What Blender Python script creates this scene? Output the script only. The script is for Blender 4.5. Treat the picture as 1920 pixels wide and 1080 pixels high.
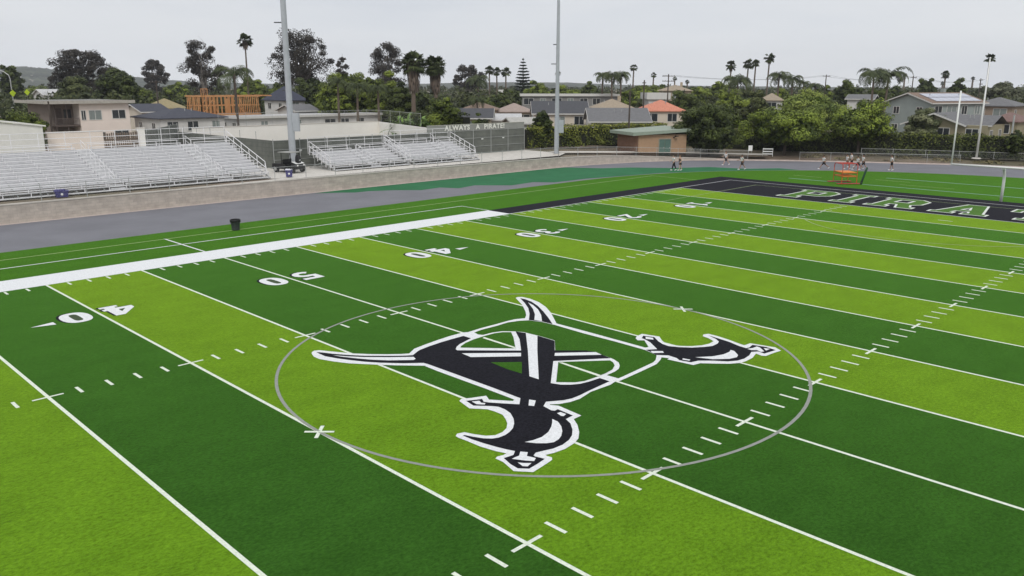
import bpy, bmesh, math, random
import numpy as np
from mathutils import Vector, Matrix
from mathutils.geometry import tessellate_polygon
R = math.radians
scene = bpy.context.scene
col = scene.collection
for o in list(bpy.data.objects): bpy.data.objects.remove(o)
# ---------------------------------------------------------------- camera
cam = bpy.data.objects.new('camera', bpy.data.cameras.new('camera')); col.objects.link(cam); scene.camera = cam
CAM = Vector((-20.3714, 5.5745, 9.5266)); YAW, PITCH, ROLL = 0.7828, -0.2455, 0.0014
cy, sy, cp, sp = math.cos(YAW), math.sin(YAW), math.cos(PITCH), math.sin(PITCH)
f = Vector((cy*cp, sy*cp, sp)); r = Vector((sy, -cy, 0)); u = r.cross(f)
c_, s_ = math.cos(ROLL), math.sin(ROLL)
rr = r*c_ + u*s_; uu = u*c_ - r*s_
cam.matrix_world = Matrix(((rr.x, uu.x, -f.x, CAM.x), (rr.y, uu.y, -f.y, CAM.y), (rr.z, uu.z, -f.z, CAM.z), (0, 0, 0, 1)))
cam.data.sensor_width = 36; cam.data.lens = 1523.07/1920*36; cam.data.clip_end = 12000; cam.data.clip_start = .1
scene.render.resolution_x, scene.render.resolution_y = 1024, 576
# ---------------------------------------------------------------- sky: overcast cloud deck over a Nishita sky
SUN_EL, SUN_AZ = R(44), R(250)
world = bpy.data.worlds.new('World'); scene.world = world; world.use_nodes = True
nt = world.node_tree; nt.nodes.clear()
def N(t, typ, **kw):
    n = t.nodes.new(typ)
    for k, v in kw.items():
        if k in n.inputs: n.inputs[k].default_value = v
        else: setattr(n, k, v)
    return n
def ramp(t, stops, fac=None, interp='LINEAR'):
    n = t.nodes.new('ShaderNodeValToRGB'); cr = n.color_ramp; cr.interpolation = interp
    while len(cr.elements) > 1: cr.elements.remove(cr.elements[-1])
    for i, (p, c) in enumerate(stops):
        e = cr.elements[0] if i == 0 else cr.elements.new(p)
        e.position = p; e.color = (*c, 1) if len(c) == 3 else c
    if fac is not None: t.links.new(fac, n.inputs['Fac'])
    return n.outputs['Color']
def mix(t, fac, a, b, blend='MIX'):
    n = t.nodes.new('ShaderNodeMix'); n.data_type = 'RGBA'; n.blend_type = blend
    for s, v in ((n.inputs[0], fac), (n.inputs[6], a), (n.inputs[7], b)):
        if hasattr(v, 'is_linked'): t.links.new(v, s)
        elif isinstance(v, (int, float)): s.default_value = v
        else: s.default_value = (*v, 1) if len(v) == 3 else v
    return n.outputs[2]
sky = N(nt, 'ShaderNodeTexSky', sky_type='NISHITA', sun_disc=False, sun_elevation=SUN_EL, sun_rotation=SUN_AZ)
sc = N(nt, 'ShaderNodeVectorMath', operation='SCALE'); sc.inputs['Scale'].default_value = .1
nt.links.new(sky.outputs['Color'], sc.inputs[0])
tc = N(nt, 'ShaderNodeTexCoord'); sep = N(nt, 'ShaderNodeSeparateXYZ'); nt.links.new(tc.outputs['Generated'], sep.inputs[0])
deck = ramp(nt, [(0, (.93, .955, .985)), (.035, (.89, .915, .95)), (.09, (.82, .84, .87)), (.2, (.82, .835, .86)), (.5, (.90, .915, .94)), (1, (.98, .99, 1.01))], sep.outputs['Z'])
mp = N(nt, 'ShaderNodeMapping'); mp.inputs['Scale'].default_value = (1.6, 1.6, 9); nt.links.new(tc.outputs['Generated'], mp.inputs[0])
nz = N(nt, 'ShaderNodeTexNoise', Scale=1.5, Detail=4., Roughness=.5); nt.links.new(mp.outputs[0], nz.inputs['Vector'])
cl = ramp(nt, [(.32, (.90, .915, .945)), (.5, (.99, .99, .995)), (.68, (1.03, 1.025, 1.02))], nz.outputs['Fac'])
deck2 = mix(nt, 1., deck, cl, 'MULTIPLY')
skyc = mix(nt, .93, sc.outputs[0], deck2)
bg = N(nt, 'ShaderNodeBackground', Strength=.99); nt.links.new(skyc, bg.inputs['Color'])
wo = N(nt, 'ShaderNodeOutputWorld'); nt.links.new(bg.outputs[0], wo.inputs['Surface'])
sun = bpy.data.objects.new('sun', bpy.data.lights.new('sun', 'SUN')); col.objects.link(sun)
sun.data.energy = 1.25; sun.data.angle = R(16); sun.data.color = (1, .97, .92)
sd = Vector((math.cos(SUN_EL)*math.cos(SUN_AZ-R(20)), math.cos(SUN_EL)*math.sin(SUN_AZ-R(20)), math.sin(SUN_EL)))
sun.rotation_euler = sd.to_track_quat('Z', 'Y').to_euler(); sun.location = (0, 0, 60)
scene.view_settings.view_transform = 'Standard'; scene.view_settings.look = 'None'
scene.view_settings.exposure = 0.0; scene.view_settings.gamma = 1
# ---------------------------------------------------------------- helpers
def tag(o, label=None, cat=None, group=None, kind=None):
    if label: o['label'] = label
    if cat: o['category'] = cat
    if group: o['group'] = group
    if kind: o['kind'] = kind
    return o
def empty(name, loc, rz=0, label=None, cat=None, group=None):
    o = bpy.data.objects.new(name, None); col.objects.link(o); o.location = loc; o.rotation_euler = (0, 0, rz)
    o.empty_display_size = .2
    return tag(o, label, cat, group)
def copy_tree(o, parent=None):
    c = o.copy(); col.objects.link(c)
    if parent: c.parent = parent
    for ch in list(o.children): copy_tree(ch, c)
    return c
class MB:
    """collects shapes, then links them as ONE mesh object"""
    def __init__(s): s.v = []; s.f = []
    def add(s, vs, fs):
        b = len(s.v); s.v += [tuple(p) for p in vs]; s.f += [tuple(i+b for i in q) for q in fs]; return s
    def box(s, c, d, rz=0, ry=0):
        m = Matrix.Translation(c) @ Matrix.Rotation(rz, 4, 'Z') @ Matrix.Rotation(ry, 4, 'Y')
        x, y, z = d[0]/2, d[1]/2, d[2]/2
        vs = [m @ Vector(p) for p in ((-x,-y,-z),(x,-y,-z),(x,y,-z),(-x,y,-z),(-x,-y,z),(x,-y,z),(x,y,z),(-x,y,z))]
        return s.add(vs, [(0,3,2,1),(4,5,6,7),(0,1,5,4),(1,2,6,5),(2,3,7,6),(3,0,4,7)])
    def b2(s, x0, x1, y0, y1, z0, z1): return s.box(((x0+x1)/2, (y0+y1)/2, (z0+z1)/2), (abs(x1-x0), abs(y1-y0), abs(z1-z0)))
    def beam(s, a, b, w, h):
        a, b = Vector(a), Vector(b); d = (b-a).normalized()
        up = Vector((0,0,1)) if abs(d.z) < .95 else Vector((0,1,0))
        x = d.cross(up).normalized()*w/2; y = x.cross(d).normalized()*h/2
        vs = [p+q for p in (a, b) for q in (-x-y, x-y, x+y, -x+y)]
        return s.add(vs, [(0,1,2,3),(7,6,5,4),(0,4,5,1),(1,5,6,2),(2,6,7,3),(3,7,4,0)])
    def tube(s, pts, rad, n=8, cap=True):
        pts = [Vector(p) for p in pts]; k = len(pts)
        rads = rad if isinstance(rad, (list, tuple)) else [rad]*k
        b = len(s.v); px = None
        for i, p in enumerate(pts):
            d = (pts[min(i+1,k-1)]-pts[max(i-1,0)]).normalized()
            if px is None:
                ref = Vector((1,0,0)) if abs(d.x) < .9 else Vector((0,1,0)); px = (ref-d*ref.dot(d)).normalized()
            else: px = (px-d*px.dot(d)).normalized()
            py = d.cross(px)
            for j in range(n):
                a = 2*math.pi*j/n; s.v.append(tuple(p+(px*math.cos(a)+py*math.sin(a))*rads[i]))
        for i in range(k-1):
            for j in range(n):
                j2 = (j+1) % n; s.f.append((b+i*n+j, b+i*n+j2, b+(i+1)*n+j2, b+(i+1)*n+j))
        if cap:
            s.f.append(tuple(b+j for j in reversed(range(n)))); s.f.append(tuple(b+(k-1)*n+j for j in range(n)))
        return s
    def poly(s, pts, z=0.):
        v3 = [Vector((p[0], p[1], 0)) for p in pts]
        b = len(s.v); s.v += [(p[0], p[1], z) for p in pts]
        for t in tessellate_polygon([v3]):
            q = [v3[i] for i in t]
            if (q[1]-q[0]).cross(q[2]-q[0]).z < 0: t = (t[0], t[2], t[1])
            s.f.append(tuple(b+i for i in t))
        return s
    def ringpoly(s, a, bb, z=0.):
        n = len(a); b = len(s.v); s.v += [(p[0], p[1], z) for p in a]+[(p[0], p[1], z) for p in bb]
        for i in range(n): j = (i+1) % n; s.f.append((b+i, b+j, b+n+j, b+n+i))
        return s
    def strip(s, pts, w, z=0., closed=False):
        k = len(pts); L = []; Q = []
        for i in range(k):
            p = Vector(pts[i]).to_2d()
            a = Vector(pts[(i-1) % k if closed else max(i-1, 0)]).to_2d(); c = Vector(pts[(i+1) % k if closed else min(i+1, k-1)]).to_2d()
            d1 = (p-a).normalized() if (p-a).length > 1e-6 else (c-p).normalized(); d2 = (c-p).normalized() if (c-p).length > 1e-6 else d1
            n1 = Vector((-d1.y, d1.x)); n2 = Vector((-d2.y, d2.x)); m = (n1+n2).normalized(); q = max(m.dot(n1), .45)
            L.append(p+m*w/2/q); Q.append(p-m*w/2/q)
        b = len(s.v); s.v += [(p.x, p.y, z) for p in L]+[(p.x, p.y, z) for p in Q]
        for i in range(k if closed else k-1): j = (i+1) % k; s.f.append((b+k+i, b+k+j, b+j, b+i))
        return s
    def rect(s, x0, x1, y0, y1, z): return s.add([(x0,y0,z),(x1,y0,z),(x1,y1,z),(x0,y1,z)], [(0,1,2,3)])
    def prism(s, pts, z0, z1):
        n = len(pts); v3 = [Vector((p[0], p[1], 0)) for p in pts]
        b = len(s.v); s.v += [(p[0],p[1],z0) for p in pts]+[(p[0],p[1],z1) for p in pts]
        for t in tessellate_polygon([v3]): s.f += [tuple(b+n+i for i in t), tuple(b+i for i in reversed(t))]
        for i in range(n): j = (i+1) % n; s.f.append((b+i, b+j, b+n+j, b+n+i))
        return s
    def extr(s, prof, a, b):
        """profile in (y,z) swept along x from a to b"""
        n = len(prof); k = len(s.v); s.v += [(a, p[0], p[1]) for p in prof]+[(b, p[0], p[1]) for p in prof]
        for i in range(n): j = (i+1) % n; s.f.append((k+i, k+j, k+n+j, k+n+i))
        s.f += [tuple(k+i for i in reversed(range(n))), tuple(k+n+i for i in range(n))]
        return s
    def ball(s, c, r, n=10, m=6):
        r = r if isinstance(r, (tuple, list)) else (r, r, r); b = len(s.v)
        for i in range(m+1):
            t = math.pi*i/m
            for j in range(n): a = 2*math.pi*j/n; s.v.append((c[0]+r[0]*math.sin(t)*math.cos(a), c[1]+r[1]*math.sin(t)*math.sin(a), c[2]+r[2]*math.cos(t)))
        for i in range(m):
            for j in range(n): j2 = (j+1) % n; s.f.append((b+i*n+j, b+(i+1)*n+j, b+(i+1)*n+j2, b+i*n+j2))
        return s
    def lathe(s, c, prof, n=16):
        b = len(s.v); m = len(prof)
        for (rd, z) in prof:
            for j in range(n): a = 2*math.pi*j/n; s.v.append((c[0]+rd*math.cos(a), c[1]+rd*math.sin(a), c[2]+z))
        for i in range(m-1):
            for j in range(n): j2 = (j+1) % n; s.f.append((b+i*n+j, b+i*n+j2, b+(i+1)*n+j2, b+(i+1)*n+j))
        return s
    def build(s, name, m, parent=None, world=False, smooth=False, bevel=0):
        me = bpy.data.meshes.new(name)
        vs = s.v
        if world and parent is not None:
            inv = parent.matrix_basis.inverted() if not parent.parent else (parent.parent.matrix_basis @ parent.matrix_basis).inverted()
            vs = [tuple(inv @ Vector(p)) for p in vs]
        me.from_pydata(vs, [], s.f); me.validate()
        if m: me.materials.append(m)
        if smooth: me.polygons.foreach_set('use_smooth', [True]*len(me.polygons))
        o = bpy.data.objects.new(name, me); col.objects.link(o)
        if parent is not None: o.parent = parent
        if bevel:
            b = o.modifiers.new('bevel', 'BEVEL'); b.width = bevel; b.segments = 2; b.limit_method = 'ANGLE'
        return o
# ---------------------------------------------------------------- materials
MATS = {}
def mat(name, c, rough=.7, var=.15, scale=3., detail=4., metal=0., bump=0., bscale=20., c2=None, stretch=None, coord='Object', spec=.4, sheen=0, sheen_tint=None):
    if name in MATS: return MATS[name]
    m = bpy.data.materials.new(name); m.use_nodes = True; t = m.node_tree; b = t.nodes['Principled BSDF']
    b.inputs['Roughness'].default_value = rough; b.inputs['Metallic'].default_value = metal; b.inputs['Specular IOR Level'].default_value = spec
    tcn = N(t, 'ShaderNodeTexCoord'); vec = tcn.outputs[coord]
    if stretch:
        mpn = N(t, 'ShaderNodeMapping'); mpn.inputs['Scale'].default_value = stretch; t.links.new(vec, mpn.inputs[0]); vec = mpn.outputs[0]
    n = N(t, 'ShaderNodeTexNoise', Scale=scale, Detail=detail, Roughness=.6); t.links.new(vec, n.inputs['Vector'])
    lo = tuple(x*(1-var) for x in c); hi = tuple(min(x*(1+var), .95) for x in (c2 or c))
    t.links.new(ramp(t, [(.3, lo), (.7, hi)], n.outputs['Fac']), b.inputs['Base Color'])
    if bump:
        n2 = N(t, 'ShaderNodeTexNoise', Scale=bscale, Detail=3.); t.links.new(vec, n2.inputs['Vector'])
        bp = N(t, 'ShaderNodeBump', Strength=bump, Distance=.02); t.links.new(n2.outputs['Fac'], bp.inputs['Height']); t.links.new(bp.outputs[0], b.inputs['Normal'])
    if sheen:
        b.inputs['Sheen Weight'].default_value = sheen; b.inputs['Sheen Roughness'].default_value = .45; b.inputs['Sheen Tint'].default_value = (*sheen_tint, 1)
    MATS[name] = m; return m
def turf(name, c, tint, sheen=.5, fine=.55):
    """synthetic grass: fibre-scale and clump-scale tone, soft nap"""
    m = bpy.data.materials.new(name); m.use_nodes = True; t = m.node_tree; b = t.nodes['Principled BSDF']
    b.inputs['Roughness'].default_value = .9; b.inputs['Specular IOR Level'].default_value = .03
    g = N(t, 'ShaderNodeTexCoord').outputs['Object']
    def nz(scale, detail, rough=.6, st=(1, 1, 1)):
        mpn = N(t, 'ShaderNodeMapping'); mpn.inputs['Scale'].default_value = st; mpn.inputs['Rotation'].default_value = (0, 0, .4); t.links.new(g, mpn.inputs[0])
        n = N(t, 'ShaderNodeTexNoise', Scale=scale, Detail=detail, Roughness=rough); t.links.new(mpn.outputs[0], n.inputs['Vector']); return n.outputs['Fac']
    a = ramp(t, [(.28, (1-fine,)*3), (.5, (1, 1, 1)), (.74, (1+fine,)*3)], nz(8, 7, .78, (1, 1.5, 1)))
    d = ramp(t, [(.3, (.81, .84, .81)), (.7, (1.18, 1.16, 1.15))], nz(.9, 6, .7, (.6, 1, 1)))
    e = ramp(t, [(.35, (.95, .96, .95)), (.65, (1.05, 1.04, 1.02))], nz(.12, 3))
    x = mix(t, 1., mix(t, 1., mix(t, 1., c, a, 'MULTIPLY'), d, 'MULTIPLY'), e, 'MULTIPLY')
    t.links.new(x, b.inputs['Base Color'])
    bp = N(t, 'ShaderNodeBump', Strength=.5, Distance=.02); t.links.new(nz(28, 4, .7), bp.inputs['Height']); t.links.new(bp.outputs[0], b.inputs['Normal'])
    b.inputs['Sheen Weight'].default_value = sheen; b.inputs['Sheen Roughness'].default_value = .32; b.inputs['Sheen Tint'].default_value = (*tint, 1)
    MATS[name] = m; return m
def leafmat(name, lo, hi, rough=.6):
    """foliage: each leaf clump carries its own tone; low colours of trees are deepened as painted leaf shadow"""
    m = bpy.data.materials.new(name); m.use_nodes = True; t = m.node_tree; b = t.nodes['Principled BSDF']
    b.inputs['Roughness'].default_value = rough; b.inputs['Specular IOR Level'].default_value = .25
    a = N(t, 'ShaderNodeAttribute', attribute_name='tone')
    t.links.new(ramp(t, [(0, lo), (1, hi)], a.outputs['Fac']), b.inputs['Base Color'])
    b.inputs['Transmission Weight'].default_value = 0
    MATS[name] = m; return m
def meshmat(name, c, pitch, wire):
    """chain-link: diamond wire pattern, open between the wires"""
    m = bpy.data.materials.new(name); m.use_nodes = True; t = m.node_tree; b = t.nodes['Principled BSDF']
    b.inputs['Base Color'].default_value = (*c, 1); b.inputs['Roughness'].default_value = .5; b.inputs['Metallic'].default_value = .3
    sx = N(t, 'ShaderNodeSeparateXYZ'); t.links.new(N(t, 'ShaderNodeTexCoord').outputs['Object'], sx.inputs[0])
    def M(op, a, bb):
        n = N(t, 'ShaderNodeMath', operation=op)
        for i, v in enumerate((a, bb)):
            if hasattr(v, 'is_linked'): t.links.new(v, n.inputs[i])
            else: n.inputs[i].default_value = v
        return n.outputs[0]
    h = M('ADD', sx.outputs[0], sx.outputs[1])
    def wires(v): return M('LESS_THAN', M('FRACT', M('MULTIPLY', v, 1/pitch), 0), wire/pitch)
    al = M('MAXIMUM', wires(M('ADD', h, sx.outputs[2])), wires(M('SUBTRACT', h, sx.outputs[2])))
    t.links.new(al, b.inputs['Alpha']); MATS[name] = m; return m
def blockwall(name, c1, c2, mortar, bw, bh):
    m = bpy.data.materials.new(name); m.use_nodes = True; t = m.node_tree; b = t.nodes['Principled BSDF']; b.inputs['Roughness'].default_value = .9
    tcn = N(t, 'ShaderNodeTexCoord'); sx = N(t, 'ShaderNodeSeparateXYZ'); t.links.new(tcn.outputs['Object'], sx.inputs[0])
    ad = N(t, 'ShaderNodeMath', operation='SUBTRACT'); t.links.new(sx.outputs[0], ad.inputs[0]); t.links.new(sx.outputs[1], ad.inputs[1])
    cb = N(t, 'ShaderNodeCombineXYZ'); t.links.new(ad.outputs[0], cb.inputs[0]); t.links.new(sx.outputs[2], cb.inputs[1])
    br = N(t, 'ShaderNodeTexBrick', Scale=1., Color1=(*c1, 1), Color2=(*c2, 1), Mortar=(*mortar, 1)); br.inputs['Brick Width'].default_value = bw; br.inputs['Row Height'].default_value = bh
    br.inputs['Mortar Size'].default_value = .008; br.inputs['Bias'].default_value = -.1; t.links.new(cb.outputs[0], br.inputs['Vector'])
    n = N(t, 'ShaderNodeTexNoise', Scale=1.3, Detail=6., Roughness=.7); t.links.new(cb.outputs[0], n.inputs['Vector'])
    t.links.new(mix(t, 1., br.outputs['Color'], ramp(t, [(.3, (.8, .78, .76)), (.7, (1.15, 1.13, 1.1))], n.outputs['Fac']), 'MULTIPLY'), b.inputs['Base Color'])
    MATS[name] = m; return m
dark_turf = turf('dark_turf', (.0265, .086, .0105), (.38, .98, .10), .38)
light_turf = turf('light_turf', (.108, .228, .0112), (.76, 1, .08), .40)
side_turf = turf('sideline_turf', (.036, .112, .0090), (.40, .98, .08), .28)
line_white = mat('turf_white', (.70, .76, .64), .9, .16, 16, 7, bump=.3, bscale=60, spec=.03)
turf_paint = mat('turf_paint', (.73, .745, .755), .9, .14, 16, 7, bump=.3, bscale=60, spec=.03)
line_grey = mat('turf_grey', (.27, .285, .25), .8, .1, 9)
line_yellow = mat('turf_pale_line', (.40, .52, .22), .8, .1, 9)
line_teal = mat('turf_teal_line', (.20, .36, .26), .8, .1, 9)
turf_black = mat('turf_black', (.012, .012, .016), .8, .6, 12, 7, bump=.4, bscale=50, spec=.03, sheen=.03, sheen_tint=(.6, .6, .7))
letter_turf = turf('letter_turf', (.062, .135, .024), (.35, .7, .2), .3)
EMBLEM_WHITE = [[[-3.49,26.58],[-3.56,26.66],[-4.2,27.35],[-4.63,27.87],[-5.25,28.69],[-5.53,29.26],[-5.73,29.82],[-5.73,30.19],[-5.6,30.55],[-5.5,30.69],[-5.36,30.77],[-5.18,30.68],[-5.0,30.34],[-4.77,29.92],[-4.5,29.46],[-4.07,28.93],[-3.67,28.52],[-3.35,28.23],[-3.08,28.05],[-2.61,28.35],[-2.0,28.46],[-1.35,28.55],[-0.66,28.61],[0.01,28.6],[0.17,28.52],[0.35,28.3],[0.27,27.97],[0.37,27.8],[0.84,27.77],[1.25,27.62],[1.6,27.23],[1.76,26.93],[1.82,26.21],[1.83,26.27],[1.83,25.35],[0.92,24.51],[1.75,23.72],[1.85,23.35],[1.79,23.03],[1.72,22.55],[1.68,22.38],[1.53,22.05],[1.29,21.82],[1.01,21.65],[0.69,21.57],[0.22,21.55],[0.25,21.07],[0.03,20.99],[-0.39,20.9],[-1.34,20.95],[-2.05,20.81],[-2.45,20.85],[-2.82,20.98],[-3.03,21.15],[-3.01,21.2],[-3.08,21.12],[-3.39,21.05],[-3.82,21.73],[-3.66,22.16],[-3.53,22.21],[-3.6,22.13],[-3.54,22.25],[-3.53,23.58],[-3.55,24.71],[-3.56,25.92],[-3.54,26.58]],[[0.19,28.49],[0.94,28.53],[1.76,28.5],[2.44,28.5],[2.94,28.43],[2.66,28.49],[2.95,28.4],[3.22,28.27],[3.58,28.55],[4.0,29.0],[4.65,29.82],[5.32,30.9],[5.5,30.94],[5.66,30.8],[5.69,30.33],[5.52,29.62],[5.15,28.86],[4.64,28.11],[4.06,27.4],[3.58,26.82],[3.59,25.01],[3.58,23.44],[3.57,22.37],[3.8,22.0],[3.59,21.85],[3.34,22.27],[3.36,23.65],[3.32,25.19],[3.37,26.78],[3.32,27.39],[3.11,27.94],[2.8,28.16],[2.45,28.28],[2.28,28.34],[1.57,28.31],[0.78,28.35],[0.33,28.28]],[[3.08,21.53],[2.66,21.28],[2.39,21.2],[1.46,21.14],[0.48,21.08],[0.05,21.08],[0.04,20.9],[0.48,20.91],[1.42,20.95],[2.34,21.01],[2.82,21.18],[3.23,21.39]],[[-4.83,23.33],[-4.68,23.41],[-4.38,23.25],[-3.94,23.06],[-4.1,22.76],[-3.66,22.16],[-3.7,21.98],[-3.14,21.24],[-3.07,21.12],[-2.94,20.9],[-3.03,19.92],[-3.39,19.91],[-3.64,19.55],[-3.98,19.2],[-4.32,18.94],[-4.63,18.82],[-5.09,18.76],[-5.48,18.81],[-5.73,18.89],[-5.74,18.8],[-5.71,18.67],[-5.81,18.57],[-6.08,18.52],[-6.67,18.44],[-6.98,18.83],[-6.81,19.38],[-6.81,19.67],[-6.7,19.72],[-6.52,19.67],[-6.39,19.68],[-6.5,19.99],[-6.6,20.51],[-6.61,20.97],[-6.64,21.33],[-6.62,21.46],[-6.49,21.55],[-6.27,21.48],[-6.18,21.21],[-6.01,20.88],[-5.8,20.72],[-5.51,20.73],[-5.24,20.84],[-4.99,21.06],[-4.82,21.29],[-4.64,21.61],[-4.63,21.93],[-4.67,22.23],[-5.01,22.67]],[[4.25,23.33],[4.5,23.45],[4.89,23.5],[5.08,22.8],[4.75,22.46],[4.54,22.16],[4.52,21.89],[4.68,21.55],[4.95,21.25],[5.3,21.04],[5.68,20.95],[6.06,21.0],[6.25,21.34],[6.32,21.64],[6.53,21.74],[6.75,21.65],[6.74,21.23],[6.63,20.66],[6.48,20.15],[6.44,19.91],[6.82,19.88],[7.03,18.97],[6.82,18.63],[6.42,18.69],[5.87,18.73],[5.79,18.85],[5.86,19.12],[5.35,18.97],[4.85,18.95],[4.53,19.0],[4.18,19.22],[3.78,19.65],[3.5,19.98],[3.16,20.04],[3.11,20.44],[3.03,21.04],[3.19,21.06],[3.07,21.3],[2.98,21.45],[3.13,21.57],[3.22,21.8],[3.35,22.29],[3.52,22.39],[3.72,22.34],[4.27,22.93],[4.09,23.11]]]
EMBLEM_BLACK = [[[-5.39,30.57],[-5.27,30.38],[-5.07,29.97],[-4.74,29.45],[-4.39,28.98],[-3.79,28.36],[-3.37,27.98],[-3.11,27.8],[-2.93,27.9],[-2.75,28.0],[-2.55,28.09],[-2.04,28.18],[-1.42,28.24],[-0.81,28.25],[-0.27,28.24],[-0.26,27.81],[-0.66,27.69],[-1.04,27.58],[-1.34,27.42],[-1.57,27.21],[-1.6,27.08],[0.04,25.4],[0.98,26.4],[1.59,27.22],[1.74,26.78],[1.78,26.18],[1.8,26.2],[1.79,25.32],[0.93,24.54],[1.75,23.72],[1.84,23.34],[1.78,23.02],[1.7,22.54],[0.01,23.78],[-1.68,22.37],[-1.55,22.04],[-1.31,21.8],[-1.05,21.65],[-0.67,21.57],[-0.17,21.53],[-0.18,21.11],[-0.78,21.08],[-1.29,21.05],[-1.82,21.0],[-2.2,21.0],[-2.51,21.09],[-2.98,21.39],[-3.3,21.2],[-3.37,20.81],[-3.32,20.72],[-3.17,20.73],[-3.21,20.1],[-3.56,20.07],[-3.7,19.77],[-3.99,19.44],[-4.29,19.2],[-4.58,19.06],[-4.93,18.98],[-5.3,19.0],[-5.6,19.1],[-5.81,19.16],[-5.97,19.09],[-5.99,19.02],[-5.91,18.74],[-6.24,18.68],[-6.61,18.64],[-6.8,18.86],[-6.76,19.17],[-6.64,19.53],[-6.33,19.48],[-6.13,19.62],[-6.22,19.85],[-6.31,20.18],[-6.39,20.57],[-6.45,20.99],[-6.46,21.34],[-6.4,21.33],[-6.31,21.08],[-6.18,20.8],[-6.02,20.62],[-5.85,20.54],[-5.61,20.53],[-5.37,20.59],[-5.11,20.71],[-4.85,20.92],[-4.62,21.17],[-4.39,21.53],[-4.3,21.86],[-4.3,22.13],[-4.4,22.31],[-4.57,22.51],[-4.78,22.74],[-4.68,23.18],[-4.22,22.95],[-4.34,22.75],[-4.27,22.59],[-4.01,22.22],[-3.71,21.82],[-3.33,22.15],[-3.33,22.4],[-3.31,23.26],[-3.32,24.57],[-3.33,25.78],[-3.34,26.65],[-3.36,26.8],[-3.36,26.87],[-3.88,27.32],[-4.43,27.96],[-4.76,28.44],[-5.05,29.0],[-5.25,29.44],[-5.42,29.94],[-5.41,30.37]],[[5.42,30.7],[5.46,30.41],[5.34,29.9],[5.0,29.19],[4.51,28.41],[3.94,27.6],[3.4,26.88],[3.36,27.43],[3.13,27.96],[3.86,28.62],[4.46,29.27],[4.97,29.98]],[[4.42,23.16],[4.72,23.31],[4.88,22.9],[4.56,22.5],[4.38,22.17],[4.33,21.87],[4.51,21.51],[4.8,21.15],[5.19,20.87],[5.52,20.71],[5.9,20.73],[6.16,20.83],[6.36,21.08],[6.56,21.53],[6.5,21.09],[6.4,20.52],[6.21,19.99],[6.17,19.69],[6.34,19.65],[6.7,19.72],[6.83,19.24],[6.74,18.8],[6.07,18.9],[6.14,19.17],[5.91,19.33],[5.51,19.19],[5.05,19.13],[4.68,19.19],[4.35,19.39],[4.05,19.81],[3.69,20.17],[3.35,20.26],[3.25,20.67],[3.38,20.87],[3.42,21.25],[3.14,21.6],[3.27,21.89],[3.36,22.21],[3.73,21.96],[4.22,22.62],[4.38,22.97]]]
EMBLEM_DETAIL = [[[-5.17,29.82],[-4.84,29.3],[-4.48,28.84],[-3.89,28.23],[-3.22,27.62],[-3.3,27.4],[-3.43,27.35],[-4.09,27.95],[-4.45,28.4],[-4.76,28.92],[-5.05,29.49]],[[-1.73,26.7],[-0.16,25.21],[-0.44,24.94],[-1.78,26.15]],[[1.74,26.8],[1.8,26.23],[0.42,24.94],[-1.71,22.88],[-1.72,23.3],[0.18,25.19]],[[0.71,24.33],[1.84,23.34],[1.75,22.99],[0.45,24.12]],[[-3.23,21.87],[-3.14,21.67],[-3.5,21.4],[-3.59,21.55]],[[-4.6,23.01],[-4.39,22.89],[-4.46,22.73],[-4.39,22.62],[-4.48,22.55],[-4.64,22.74]],[[-3.42,20.54],[-3.28,20.52],[-3.28,20.3],[-3.45,20.25],[-3.49,20.32]],[[-3.84,20.35],[-3.87,20.1],[-4.05,19.81],[-4.28,19.57],[-4.54,19.38],[-4.76,19.28],[-4.99,19.25],[-5.18,19.34],[-5.38,19.54],[-5.55,19.82],[-5.3,19.74],[-4.98,19.71],[-4.6,19.81],[-4.25,20.01],[-4.03,20.18]],[[-6.06,19.49],[-5.95,19.32],[-6.13,19.18],[-6.05,18.93],[-6.21,18.84],[-6.35,19.02],[-6.53,19.34],[-6.4,19.35],[-6.26,19.34]],[[-6.57,19.09],[-6.48,18.95],[-6.34,18.81],[-6.55,18.75],[-6.63,18.85]],[[5.13,29.92],[4.95,29.43],[4.58,28.79],[4.03,28.1],[3.38,27.45],[3.29,27.8],[3.93,28.37],[4.51,29.04]],[[4.67,23.16],[4.75,22.87],[4.57,22.72],[4.44,22.99]],[[3.37,22.0],[3.67,21.67],[3.54,21.53],[3.22,21.8]],[[3.5,20.7],[3.57,20.42],[3.45,20.39],[3.37,20.62]],[[5.56,19.98],[5.55,19.82],[5.22,19.48],[4.98,19.39],[4.63,19.49],[4.17,19.89],[3.92,20.45],[4.45,20.06],[4.93,19.9],[5.34,19.9]],[[6.11,19.61],[6.34,19.52],[6.63,19.5],[6.58,19.34],[6.29,19.02],[6.14,19.07],[6.23,19.28],[6.09,19.43]],[[6.63,19.23],[6.71,19.01],[6.42,19.02]]]
EMBLEM_TURF = [[[-1.31,27.23],[-1.2,27.34],[-0.82,27.51],[-0.31,27.62],[0.3,27.65],[0.83,27.63],[1.15,27.51],[1.39,27.27],[0.96,26.71],[0.07,25.72]],[[-1.67,25.24],[-0.86,24.49],[-1.71,23.66],[-1.75,24.28]],[[0.05,23.58],[1.48,22.4],[1.39,22.19],[1.17,21.95],[0.79,21.75],[0.31,21.68],[-0.24,21.68],[-0.74,21.71],[-1.06,21.85],[-1.49,22.3]]]
EMBLEM_LINE = [[[0.05,27.5],[0.04,25.69],[0.16,25.83],[0.19,27.54]],[[-0.0,23.52],[-0.09,21.64],[0.06,21.65],[0.11,23.44]]]
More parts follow.
